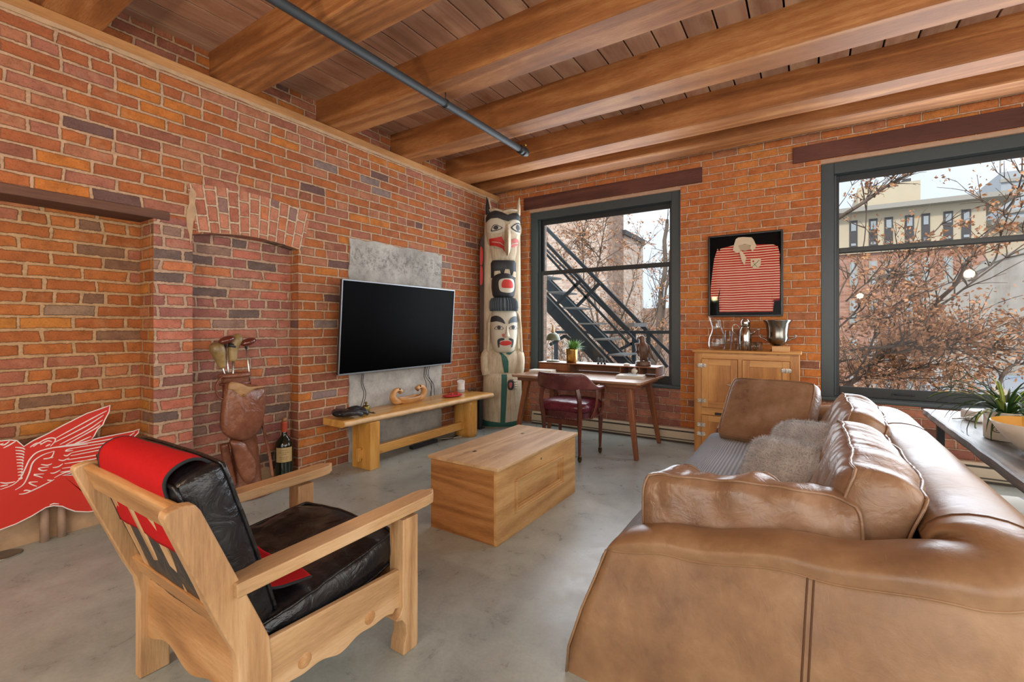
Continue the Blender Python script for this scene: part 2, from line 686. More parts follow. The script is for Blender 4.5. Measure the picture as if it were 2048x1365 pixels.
# rough mortar patches and the concrete panel
T = NT('rough_concrete')
v = T.coord()
c1 = T.noise(v, 2.2, 7, .7)
c2 = T.noise(v, 22, 6, .75)
sp = T.n('SeparateXYZ')
T.t.links.new(T.coord(), sp.inputs[0])
col = T.ramp(c1, [(.3, '7d7a74'), (.5, 'a8a49d'), (.7, 'c4c0b8')])
band = T.math('MULTIPLY', T.maprange(sp.outputs[2], 1.85, 2.0), T.maprange(sp.outputs[2], 2.22, 2.12))
spk = T.math('MULTIPLY', T.maprange(c2, .47, .6), T.math('ADD', T.math('MULTIPLY', band, .6), .12))
col = T.mix(spk, col, '5f5b55')
M_patch = T.set(col, .85, normal=T.bump(T.math('ADD', c2, c1), .5, .01))
m = MB()
random.seed(4)


def ragged(y0, y1, z0, z1, n=26, j=.012):
    P = []
    for k in range(n): P.append((y0 + (y1 - y0) * k / n, z1 + random.uniform(-j, j)))
    for k in range(n): P.append((y1 + random.uniform(-j, j), z1 + (z0 - z1) * k / n))
    for k in range(n): P.append((y1 + (y0 - y1) * k / n, z0))
    for k in range(n): P.append((y0 + random.uniform(-j, j), z0 + (z1 - z0) * k / n))
    return P


MX = Matrix(((0, 0, 1, 0), (1, 0, 0, 0), (0, 1, 0, 0), (0, 0, 0, 1)))   # (a,b,c)->(x=c,y=a,z=b)
MY = Matrix(((1, 0, 0, 0), (0, 0, 1, 0), (0, 1, 0, 0), (0, 0, 0, 1)))   # (a,b,c)->(x=a,y=c,z=b)
m.prism(ragged(2.955, 4.32, 0, 2.235), LX - .01, LX + .012, MX)
struct(m.build('wall_left_concrete_panel', M_patch, wall_left))
M_mortar = plain('old_mortar', 'b39474', .9, var=.4, scale=12, bump=.6)
m = MB()
pp = [(1.535, 2.15), (1.54, 2.21), (1.555, 2.26), (1.552, 2.33), (1.575, 2.38), (1.60, 2.34), (1.592, 2.27), (1.60, 2.2), (1.582, 2.13), (1.575, 2.06), (1.57, 2.0), (1.562, 1.95), (1.555, 2.03), (1.54, 2.08)]
m.prism(pp, LX - .01, LX + .007, MX)
P = [(-3 + k * .05, 3.192) for k in range(172)]
P += [(5.55 - k * .05, 3.168 + .014 * mnoise.noise(Vector((k * .35, 4, 0))) - .006 * random.random()) for k in range(172)]
m.prism(P, LX - .01, LX + .009, MX)
pp = [(.2, .0), (.2, .25), (.6, .22), (.85, .28), (1.1, .20), (1.25, .16), (1.33, .1), (1.33, 0)]
m.prism(pp, RAD - .01, RAD + .02, MX)
m.prism([(1.58, 0)] + [(1.58 + k * .04, .10 + .07 * mnoise.noise(Vector((k * .5, 2, 0))) + .03 * random.random()) for k in range(21)] + [(2.41, 0)], NBD - .01, NBD + .006, MX)
struct(m.build('wall_left_mortar', M_mortar, wall_left))

# old timber lintel over the recess
M_dark = wood('dark_lintel_wood', ('3a241c', '5a3a2c', '78523c'), 'Y', 1, .8)
struct(MB().box(-4.09, LX + .012, RA0 - .2, 1.43, 2.105, 2.165).build('trim_1', M_dark, bevel=.006))
# wall plate carrying the beams
M_plate = wood('wall_plate_wood', ('8a5c32', 'b27e4a', 'cfa270'), 'Y', 1, .75)
struct(MB().box(-4.02, LX + .006, -3, BY, ZT, 3.262).build('trim_2', M_plate, bevel=.006))

# --- window wall ---
M_lint = wood('window_lintel_wood', ('42241e', '5d352c', '7a4a3c'), 'X', 1, .7)
W1 = (-3.335, -1.275, .62, 2.995)
W2 = (.092, 2.46, .62, 3.03)
BD = BY + .32
m = MB()
wy_quad(m, BY, -4.02, W1[0], 0, CZ)
wy_quad(m, BY, W1[0], W1[1], W1[3], CZ)
wy_quad(m, BY, W1[1], W2[0], 0, CZ)
wy_quad(m, BY, W2[0], W2[1], W2[3], CZ)
wy_quad(m, BY, W2[1], 3.6, 0, CZ)
for w in (W1, W2):
    for x in w[:2]:
        quad_uv(m, [(x, BY, w[2]), (x, BD, w[2]), (x, BD, w[3]), (x, BY, w[3])], [(0, w[2]), (.32, w[2]), (.32, w[3]), (0, w[3])])
    wz_quad(m, w[2], w[0], w[1], BY, BD)
    wz_quad(m, w[3], w[0], w[1], BY, BD)
# outer leaf
wy_quad(m, BD, -4.4, W1[0], -3, CZ + .6)
wy_quad(m, BD, W1[1], W2[0], -3, CZ + .6)
wy_quad(m, BD, W2[1], 4, -3, CZ + .6)
for w in (W1, W2):
    wy_quad(m, BD, w[0], w[1], w[3], CZ + .6)
    wy_quad(m, BD, w[0], w[1], -3, w[2])
wall_far = struct(m.build('wall_far', M_brickB))
m = MB()
wy_quad(m, BY, W1[0], W1[1], 0, W1[2])
wy_quad(m, BY, W2[0], W2[1], 0, W2[2])
struct(m.build('wall_far_below_windows', M_brickS, wall_far))
struct(MB().box(-3.42, -1.035, BY - .022, BY + .1, 3.0, 3.17).build('trim_3', M_lint, bevel=.006))
struct(MB().box(-.15, 2.7, BY - .022, BY + .1, 3.035, 3.20).build('trim_4', M_lint, bevel=.006))
M_pale = plain('pale_lintel_soffit', 'b89a84', .8, var=.15, bump=.3)
struct(MB().box(W1[0], W1[1], BY + .002, BY + .1, 2.955, 3.0).build('trim_5', M_pale))
struct(MB().box(W2[0], W2[1], BY + .002, BY + .1, 2.99, 3.035).build('trim_6', M_pale))

M_frame = plain('slate_blue_window_paint', '3f4b50', .38, var=.08, bump=.05)
M_fdark = plain('dark_window_sash', '2b3033', .4, var=.08)
M_glass = glassy('window_glass')


def make_window(name, x0, x1, z0, z1, rail, handle=False):
    root = struct(bpy.data.objects.new(name, None))
    COL.objects.link(root)
    y0 = BY + .035
    m = MB()
    fw = .11
    m.box(x0, x0 + fw, y0, y0 + .16, z0, z1)
    m.box(x1 - fw, x1, y0, y0 + .16, z0, z1)
    m.box(x0 + fw, x1 - fw, y0, y0 + .16, z1 - fw, z1)
    m.box(x0 + fw, x1 - fw, y0, y0 + .16, z0, z0 + .03)
    m.box(x0 + fw, x0 + fw + .022, y0 + .045, y0 + .06, z0, z1 - fw)
    m.box(x1 - fw - .022, x1 - fw, y0 + .045, y0 + .06, z0, z1 - fw)
    m.build('window_frame', M_frame, root, bevel=.005)
    # lower sash (inner) and upper sash (outer)
    a, b = x0 + fw + .002, x1 - fw - .002
    m = MB()
    yy = y0 + .062
    m.box(a, a + .045, yy, yy + .035, z0 + .03, rail + .03)
    m.box(b - .045, b, yy, yy + .035, z0 + .03, rail + .03)
    m.box(a + .045, b - .045, yy, yy + .035, z0 + .03, z0 + .125)
    m.box(a + .045, b - .045, yy, yy + .035, rail - .015, rail + .03)
    m.build('lower_sash', M_fdark, root, bevel=.003)
    g = MB()
    g.box(a + .04, b - .04, yy + .015, yy + .019, z0 + .12, rail - .01)
    g.build('window_pane', M_glass, root)
    m = MB()
    yy = y0 + .105
    m.box(a, a + .045, yy, yy + .035, rail - .02, z1 - fw)
    m.box(b - .045, b, yy, yy + .035, rail - .02, z1 - fw)
    m.box(a + .045, b - .045, yy, yy + .035, rail - .02, rail + .025)
    m.box(a + .045, b - .045, yy, yy + .035, z1 - fw - .06, z1 - fw)
    m.build('upper_sash', M_fdark, root, bevel=.003)
    g = MB()
    g.box(a + .04, b - .04, yy + .015, yy + .019, rail + .02, z1 - fw - .055)
    g.build('window_pane', M_glass, root)
    m = MB()
    m.box(x0, x1, BY - .025, y0 + .02, z0 - .012, z0 + .025)
    m.build('window_sill', M_frame, root, bevel=.008)
    if handle:
        hx = .75
        m = MB()
        m.tube(catmull([(hx - .07, y0 + .06, z0 + .075), (hx - .065, y0 + .035, z0 + .078), (hx, y0 + .033, z0 + .078), (hx + .065, y0 + .035, z0 + .078), (hx + .07, y0 + .06, z0 + .075)], 4), .006, 8)
        m.box(hx - .09, hx - .055, y0 + .055, y0 + .064, z0 + .06, z0 + .09)
        m.box(hx + .055, hx + .09, y0 + .055, y0 + .064, z0 + .06, z0 + .09)
        m.build('sash_handle', M_fdark, root)
    return root


make_window('window_1', *W1[:2], W1[2] + .0, 2.96, 2.10)
make_window('window_2', *W2[:2], W2[2] + .0, 2.99, 2.11, True)

# --- unseen walls ---
M_plaster = plain('white_plaster', 'd9d2c8', .9, var=.04)
struct(MB().box(3.5, 3.6, -3, BY, 0, CZ).build('wall_right', M_plaster))
struct(MB().box(-4.09, 3.5, -3.1, -3, 0, CZ).build('wall_near', M_plaster))

# --- floor: polished concrete ---
T = NT('polished_concrete')
v = T.coord()
a = T.noise(v, 1.1, 6, .6, .4)
b = T.noise(v, 7, 7, .7, .5)
c = T.noise(v, 60, 4, .7)
col = T.ramp(a, [(.3, '8f9590'), (.5, 'a3aaa4'), (.7, 'b4b9b3')])
col = T.mix(1.0, col, T.ramp(b, [(.25, .74), (.5, 1.0), (.75, 1.14)]), 'MULTIPLY')
col = T.mix(1.0, col, T.ramp(c, [(.3, .9), (.7, 1.06)]), 'MULTIPLY')
scr = T.noise(T.coord('Object', (.6, 6, 1), (0, 0, .6)), 9, 3, .5, 1.2)
col = T.mix(T.maprange(scr, .70, .78, 0, .15), col, 'c8c7c2')
vo = T.n('TexVoronoi')
vo.inputs['Scale'].default_value = 1.4
T.put(vo.inputs['Vector'], v)
col = T.mix(T.maprange(vo.outputs['Distance'], .004, .008, .35, 0), col, '4a4844')
M_floor = T.set(col, T.maprange(b, .3, .7, .24, .42), normal=T.bump(b, .08, .01))
struct(MB().box(-4.1, 3.6, -3.1, BY + .3, -.12, 0).build('floor', M_floor))

# --- ceiling planks ---
T = NT('ceiling_planks')
v = T.coord('Object', (1, .06, 1))
sp = T.n('SeparateXYZ')
T.t.links.new(T.coord(), sp.inputs[0])
pid = T.math('FLOOR', T.math('DIVIDE', T.math('ADD', sp.outputs[0], 10.02), .21))
w_ = T.n('TexWhiteNoise', noise_dimensions='1D')
T.put(w_.inputs['W'], pid)
off = T.n('CombineXYZ')
T.put(off.inputs[1], T.math('MULTIPLY', w_.outputs[0], 40.0))
va = T.n('VectorMath')
T.put(va.inputs[0], v)
T.put(va.inputs[1], off.outputs[0])
g = T.noise(va.outputs[0], 4, 5, .65, .5)
st = T.noise(T.coord('Object', (1, .35, 1)), 5, 5, .7)
col = T.ramp(g, [(.25, '8c6a50'), (.45, 'b8907a' ), (.7, 'd6b294')])
col = T.mix(T.maprange(st, .5, .7, 0, .55), col, '94592f')
col = T.mix(1.0, col, T.ramp(w_.outputs[0], [(0, .8), (1, 1.12)]), 'MULTIPLY')
M_plank = T.set(col, .8, normal=T.bump(g, .3, .004))
m = MB()
x = -4.09
k0 = math.floor((x + 10.02) / .21)
M_gap = plain('black_gap', '1a1512', .9)
for k in range(k0, k0 + 38):
    xa = k * .21 - 10.02
    m.box(xa + .006, xa + .203, -3, BY, CZ, CZ + .03)
ceil = struct(m.build('ceiling', M_plank, bevel=.003, seg=1))
struct(MB().box(-4.1, 3.6, -3.1, BD + .1, CZ + .03, CZ + .1).build('ceiling_backing', M_gap, ceil))

# --- beams ---
M_beam = wood('fir_beam_wood', ('6e421f', 'a06636', 'cc9a62'), 'X', 1.3, .62, True, .5, .35)
random.seed(9)
BEAMS = [-2.05, -1.107, -.164, .779, 1.765, 2.711, 3.653, 4.598, 5.137]
for i, y0 in enumerate(BEAMS):
    m = MB()
    jj = [random.uniform(-.006, .006) for _ in range(4)]
    n = 24
    wd = .285
    ph = random.uniform(0, 9)
    for s_ in range(n):
        pass

    def prof(u, v_, y0=y0, ph=ph, wd=wd):
        x = -4.02 + u * 7.52
        cs = [(y0, CZ), (y0, 3.275), (y0 + .012, 3.263), (y0 + wd - .012, 3.263), (y0 + wd, 3.275), (y0 + wd, CZ)]
        k = int(round(v_ * 5))
        yy, zz = cs[k]
        d_ = mnoise.noise(Vector((x * 1.3, ph + k * .3, 0))) * .007
        if 1 <= k <= 4: zz += mnoise.noise(Vector((x * .9, ph, 3))) * .006
        return (x, yy + d_, zz)
    m.surf(prof, 60, 5, smooth=False)
    o = m.build('ceiling_beam', M_beam)
    struct(o)
    o.name = 'trim_%d' % (7 + i)
    o.data.name = 'ceiling_beam'

# sprinkler pipe hung beneath the beams
M_pipe = plain('dark_painted_pipe', '2e3336', .6, var=.1)
M_brass = plain('brass', 'a8823a', .35, 1, .15)
t = thing('sprinkler_pipe', 'long dark grey steel pipe hung under the ceiling beams', 'pipe', (-2.5, 0, 3.17))
MB().tube([(0, -2.9, 0), (0, 4.02, 0)], .031, 20).build('pipe', M_pipe, t)
m = MB()
m.tube([(0, 4.0, 0), (0, 4.05, 0)], .042, 20)
m.tube([(0, 4.06, 0), (0, 4.10, 0)], .046, 20)
m.tube([(0, 4.04, 0), (0, 4.14, 0), ], .036, 20)
m.build('coupling', plain('black_iron', '1f2022', .5), t)
MB().tube([(0, 4.1, .03), (0, 4.1, .07)], .011, 10).tube([(0, 4.1, .07), (0, 4.1, .074)], .02, 10).build('sprinkler_head', M_brass, t)
for y in (.92, 2.86):
    m = MB()
    m.tube([(0, y, .031), (0, y, .094)], .004, 8)
    m.tube([(0, y - .012, 0), (0, y + .012, 0)], .036, 18)
    m.build('hanger', plain('black_iron_hanger', '232325', .5), t)

# --- electric baseboard heaters along the window wall ---
M_heat = plain('cream_heater_enamel', 'cdbfa8', .4, var=.05)
M_heatd = plain('dark_heater_slot', '4a443c', .7)


def heater(x0, x1, label):
    t = thing('baseboard_heater', label, 'heater', ((x0 + x1) / 2, BY - .045, 0), 0, 'baseboard heaters under the windows')
    h = (x1 - x0) / 2
    prof = [(.043, .02), (-.03, .02), (-.03, .035), (-.04, .045), (-.04, .115), (-.034, .125), (-.034, .15), (-.018, .168), (.043, .168)]
    m = MB()
    n = len(prof)
    vs = [(-h, a, b) for a, b in prof] + [(h, a, b) for a, b in prof]
    fs = [tuple(range(n)), tuple(range(n, 2 * n))[::-1]] + [(i, (i + 1) % n, n + (i + 1) % n, n + i) for i in range(n)]
    m.add(vs, fs)
    m.build('casing', M_heat, t, bevel=.002, seg=1)
    m = MB()
    m.box(-h + .03, h - .03, -.0355, -.03, .128, .146)
    k = -h + .05
    m.box(-h + .01, h - .01, -.0425, -.039, .04, .05)
    m.box(-h, h, -.032, .04, 0, .02)
    m.build('slot', M_heatd, t)
    return t


heater(-3.25, .05, 'long cream baseboard heater running behind the desk legs to the cabinet')
heater(.12, 2.4, 'cream baseboard heater under the larger right window')

# ================================================================ OUTSIDE
M_tan = brick('sunlit_tan_brick', [(3, 'dcc8ba'), (2, 'd4bcac'), (2, 'e4d4c8'), (1, 'ccb2a2')], 'e2d6cc', L=.34, H=.12, joint=.02, every=0)  # pale tan brick, with the sunlight put into the palette
M_tan2 = brick('shaded_brown_brick', [(3, 'a38a7e'), (2, '957c70'), (1, 'b09888')], 'b4a498', L=.34, H=.12, joint=.02, every=0)  # brown brick, with some shade put into the palette
M_cream = plain('cream_render', 'c9bfa9', .9, var=.06, scale=1)
M_rbrick = brick('distant_red_brick', [(3, 'b08270'), (2, 'a57866'), (1, 'bb9080')], 'bfa294', L=.6, H=.25, joint=.04, every=0)
M_wing = plain('distant_window_glass', 'a4b0b8', .25, var=.3, scale=.6)
M_wind = plain('distant_window_dark', '4a4a4e', .5, var=.2, scale=.6)
M_cornice = plain('grey_cornice', 'a7a6a0', .8)
M_steel = plain('blue_black_fire_escape_paint', '34434c', .5, var=.15, scale=5)
M_tread = plain('worn_light_tread', '9aa4a8', .6, var=.15)


def uvbox(mb, x0, x1, y0, y1, z0, z1, sides='flrt'):
    if 'f' in sides: wy_quad(mb, y0, x0, x1, z0, z1)
    wy_quad(mb, y1, x0, x1, z0, z1)
    wx_quad(mb, x0, y0, y1, z0, z1)
    wx_quad(mb, x1, y0, y1, z0, z1)
    wz_quad(mb, z1, x0, x1, y0, y1)


# ground
T = NT('street_asphalt')
v = T.coord()
T.set(T.ramp(T.noise(v, .6, 6), [(.3, '6d6c6a'), (.7, '9a9994')]), .9)
struct(MB().box(-60, 90, BD + .05, 120, -4.7, -4.5).build('street_ground', T.m))

# neighbouring tan brick block behind the left window
t = thing('neighbour_building', 'sunlit tan brick building behind the fire escape', 'building', (-9, 17, -4.5))
t.rotation_euler = (0, 0, 0)


def rel(t, mb):
    o = t.location
    mb.v = [p - o for p in mb.v]
    return mb


def X_at(px, Y): return on_y(px, 600, Y).x
def Z_at(px, py, Y): return on_y(px, py, Y).z


Y0 = 17.0
xa, xb, xc, xd = X_at(1000, Y0), X_at(1230, Y0), X_at(1257, Y0), X_at(1289, Y0)
m = MB(); uvbox(m, -22, xb, Y0, Y0 + .6, -4.5, 12); rel(t, m).build('wall', M_tan, t)
xc = X_at(1247, Y0 + .6)
xd = X_at(1286, Y0 + 3)
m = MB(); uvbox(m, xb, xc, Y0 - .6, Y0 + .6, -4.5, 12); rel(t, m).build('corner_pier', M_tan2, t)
m = MB(); uvbox(m, xc - .25, xd, Y0 + .6, Y0 + 3, -4.5, Z_at(1285, 460, Y0)); rel(t, m).build('lower_wing', M_tan, t)
zz = Z_at(1285, 460, Y0)
rel(t, MB().box(xc - .25, xd + .1, Y0 + .45, Y0 + 3, zz, zz + .18)).build('wing_cornice', M_wind, t)
# own pier just beside the left window
px_ = X_at(1093.5, 6.35)
t = thing('outer_pier', 'narrow tan brick pier beside the left edge of the left window', 'pier', (px_ - .4, 6.2, -4.5))
m = MB(); uvbox(m, px_ - .8, px_, 5.93, 6.35, -4.5, 4.2); rel(t, m).build('pier_shaft', M_tan, t)

# far low brown building
t = thing('low_building', 'low brown building far away at the right of the left window', 'building', (2, 50, -4.5))
x0, x1 = X_at(1262, 50), X_at(1420, 50)
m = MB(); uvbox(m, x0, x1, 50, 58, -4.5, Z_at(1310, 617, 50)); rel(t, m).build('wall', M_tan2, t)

# fire escape
t = thing('fire_escape', 'blue black steel fire escape stair outside the left window', 'fire escape', (-2.6, 7.2, -4.5))
YN, YF = 6.9, 7.55


def P(px, py, Y): return on_y(px, py, Y) - t.location


def st_part(name, segs, w, h, mat=M_steel):
    m = MB()
    for a, b, Y, *r in segs:
        m.bar(P(*a, Y), P(*b, Y if not r else r[0]), w, h)
    m.build(name, mat, t)


def ext(a, b, k0, k1):
    return ((a[0] + (a[0] - b[0]) * k0, a[1] + (a[1] - b[1]) * k0), (b[0] + (b[0] - a[0]) * k1, b[1] + (b[1] - a[1]) * k1))


hr1 = ext((1093, 457), (1294, 662), .35, 0)
hr2 = ext((1093, 487), (1258, 662), .35, 0)
hr3 = ext((1093, 509), (1258, 688), .35, 0)
hr4 = ext((1160, 545), (1262, 655), .2, .1)
s1 = ext((1093, 553), (1258, 722), .4, .2)
s2 = ext((1093, 590), (1212, 717), .4, .5)
st_part('handrail', [(*hr1, YF)], .05, .06)
st_part('handrail', [(*hr2, YN)], .045, .05)
st_part('mid_rail', [(*hr3, YN), ], .03, .035)
st_part('mid_rail', [(ext((1093, 500), (1290, 700), .3, 0)[0], (1290, 700), YF)], .03, .035)
st_part('stringer', [((s1[0][0], s1[0][1] + 11), (s1[1][0], s1[1][1] + 11), YF)], .02, .20)
st_part('stringer', [((s2[0][0], s2[0][1] + 13), (s2[1][0], s2[1][1] + 13), YN)], .02, .24)
st_part('stringer_flange', [(*s1, YF), (*s2, YN)], .05, .02, M_tread)
for k in range(-3, 8):
    px, py = 1094 + 30.6 * k, 585 + 31.4 * k
    a = P(px, py, YN)
    m = MB()
    m.box(a.x, a.x + .26, a.y, a.y + (YF - YN), a.z - .012, a.z + .012)
    m.build('tread', M_tread, t)
for (a, b) in (((1097, 624), (1163, 560)), ((1155, 612), (1200, 566)), ((1100, 690), (1130, 672)), ((1130, 672), (1185, 712))):
    st_part('brace', [(a, b, YN)], .03, .05)
# landing rail and its posts
st_part('landing_rail', [((1112, 665), (1345, 665), 8.0)], .05, .055)
for px in (1112, 1297, 1268):
    st_part('post', [((px, 664), (px, 790), 8.0)], .06, .06)
for a, b in (((1300, 668), (1345, 712)), ((1290, 672), (1262, 690)), ((1210, 714), (1275, 682)), ((1300, 690), (1335, 735))):
    st_part('brace', [(a, b, 8.0)], .03, .05)
m = MB()
a, b = P(1255, 654, YN), P(1294, 663, YF)
m.box(a.x, b.x, a.y, b.y, a.z, a.z + .06)
m.build('landing_edge', M_tread, t)
m = MB()
a = P(1120, 790, 7.6)
m.box(a.x, a.x + 2.6, a.y - .7, a.y + .6, a.z - .05, a.z)
m.build('landing_grate', M_steel, t)

# apartment block behind the right window
YB = 46
t = thing('apartment_block', 'cream and red brick apartment block with flat roof behind the right window', 'building', (28, YB, -4.5))


def zc_(px, py): return on_y(px, py, YB)


m = MB()
# the facade turns slightly: build in plane Y=YB with true horizontal cornice
zr = Z_at(1850, 413, YB)
zb = Z_at(1850, 492, YB)
xl, xr = X_at(1560, YB), X_at(1972, YB)
uvbox(m, xl, xr, YB, YB + 14, zb, zr)
rel(t, m).build('upper_storey', M_cream, t)
m = MB(); uvbox(m, xl, xr, YB + .05, YB + 14, -4.5, zb); rel(t, m).build('brick_storeys', M_rbrick, t)
rel(t, MB().box(xl - .3, xr + 1.6, YB - .9, YB + 15, zr, zr + .35)).build('cornice', M_cornice, t)
rel(t, MB().box(xl, xr + .1, YB - .18, YB, zb - .25, zb + .1)).build('string_course', M_cream, t)
m = MB(); xp0, xp1 = X_at(1716, YB + 3), X_at(1841, YB + 3)
rel(t, MB().box(xp0, xp1, YB + 3, YB + 11, zr + .5, Z_at(1780, 368, YB + 3))).build('penthouse', M_cream, t)
rel(t, MB().box(X_at(1785, YB + 5), X_at(1800, YB + 5), YB + 5, YB + 6, Z_at(1780, 371, YB + 3) - .3, Z_at(1790, 362, YB + 5)).box(X_at(1806, YB + 5), X_at(1822, YB + 5), YB + 5, YB + 6, Z_at(1780, 371, YB + 3) - .3, Z_at(1810, 358, YB + 5))).build('roof_vents', M_wind, t)
rel(t, MB().box(xr + .2, xr + 3, YB + 3, YB + 12, -4.5, zr - 1.5)).build('rear_wing', M_cream, t)
rel(t, MB().box(xr, xr + 4.5, YB + 2.2, YB + 13, zr - 1.5, zr - 1.1)).build('rear_cornice', M_cornice, t)
cols = [(1699, 1715), (1738, 1755), (1769, 1786), (1810, 1828), (1843, 1860), (1887, 1906), (1923, 1942)]
for c0, c1 in cols:
    x0, x1 = X_at(c0, YB), X_at(c1, YB)
    f = rel(t, MB().box(x0, x1, YB - .06, YB + .05, zb + .25, zr - .55)).build('window', M_wind, t)
    zm = (zb + zr) / 2
    rel(t, MB().box(x0 + .1, x1 - .1, YB - .1, YB - .05, zm + .1, zr - .75)).build('pane', M_wing, f)
    rel(t, MB().box(x0 + .1, x1 - .1, YB - .1, YB - .05, zb + .4, zm - .9)).build('pane', M_wing, f)
    for r_ in range(5):
        zt = zb - .9 - r_ * 3.05
        f = rel(t, MB().box(x0, x1, YB - .02, YB + .1, zt - 1.9, zt)).build('window', M_cornice, t)
        rel(t, MB().box(x0 + .12, x1 - .12, YB - .05, YB, zt - .9, zt - .1)).build('pane', M_wing, f)
        rel(t, MB().box(x0 + .12, x1 - .12, YB - .05, YB, zt - 1.8, zt - 1.0)).build('pane', M_wing, f)

# pale tower at the right
t = thing('glass_tower', 'pale grey ribbed tower at the right edge of the right window', 'building', (80, 70, -4.5))
YT = 62
x0 = X_at(2002, YT)
m = MB()
zt = Z_at(2002, 345, YT)
M_tow = plain('pale_tower_cladding', 'aab4bd', .4, var=.05, scale=.2)
rel(t, MB().box(x0, x0 + 26, YT, YT + 20, -4.5, zt)).build('tower_walls', M_tow, t)
m = MB()
for k in range(14):
    m.box(x0 - .1, x0 + 26, YT - .2, YT, zt - 1 - k * 3, zt - .7 - k * 3)
rel(t, m).build('floor_bands', M_cornice, t)
m = MB()
for k in range(14):
    m.tube([(x0 + k * 1.8, YT + .2, zt), (x0 + k * 1.8, YT + .2, zt + 1.3)], .06, 5)
m.tube([(x0, YT + .2, zt + 1.3), (x0 + 26, YT + .2, zt + 1.3)], .07, 5)
rel(t, m).build('roof_railing', M_cornice, t)

# big grey party wall
YW = 21
t = thing('party_wall', 'big weathered grey concrete wall with stepped sloping top', 'wall', (20, YW, -4.5))
T = NT('weathered_party_wall')
v = T.coord('Object', (1, 1, .35))
col = T.ramp(T.noise(v, .9, 7, .7), [(.3, '908c86'), (.5, 'aba8a3'), (.7, 'bdbbb8')])
s3 = T.noise(T.coord('Object', (1, 1, 1)), 2.5, 6, .8)
col = T.mix(T.maprange(s3, .5, .7, 0, .5), col, '77726b')
M_party = T.set(col, .9)
poly = []
for px, py in ((1846, 585), (1868, 572), (1915, 553), (1972, 530), (1975, 524), (2003, 514), (2080, 492), (2250, 470)):
    q = on_y(px, py, YW)
    poly.append((q.x, q.z))
poly = [(poly[0][0], -4.5)] + poly + [(poly[-1][0], -4.5)]
m = MB()
m.prism(poly, YW, YW + .6, MY)
rel(t, m).build('wall_face', M_party, t)
m = MB()
for a, b in zip(poly[1:-2], poly[2:-1]):
    m.bar((a[0], YW + .3, a[1]), (b[0], YW + .3, b[1]), .8, .14)
rel(t, m).build('wall_coping', M_cornice, t)
# mural low on the wall
T = NT('faded_mural')
vo = T.n('TexVoronoi')
vo.inputs['Scale'].default_value = 1.3
T.put(vo.inputs['Vector'], T.coord())
sepc = T.n('SeparateColor')
T.t.links.new(vo.outputs['Color'], sepc.inputs[0])
col = T.ramp(sepc.outputs[0], [(0, 'a9b8cc'), (.25, '8fb0d4'), (.45, 'd2c3b0'), (.6, 'b88f9a'), (.72, 'c9c9c4'), (.85, '9aa578')], 'CONSTANT')
M_mural = T.set(T.mix(.35, col, 'b5b2ac'), .9)
a, b = on_y(1850, 745, YW - .1), on_y(2120, 800, YW - .1)
m = MB().box(a.x, b.x + 4, YW - .1, YW - .003, -2.6, a.z)
rel(t, m).build('mural', M_mural, t)

# ---- trees with dry brown leaves
M_bark = plain('tree_bark', '6a5f56', .9, var=.35, scale=6, bump=.5)
T = NT('dry_brown_leaves')
w_ = T.n('TexWhiteNoise', noise_dimensions='3D')
T.put(w_.inputs['Vector'], T.coord('UV'))
col = T.ramp(w_.outputs[0], [(0, '8a6450'), (.35, 'b0805c'), (.65, 'cc9a72'), (.9, 'deb492'), (1, 'b8905f')])
M_leaf = T.set(col, .7)
M_leaf.node_tree.nodes.active = None


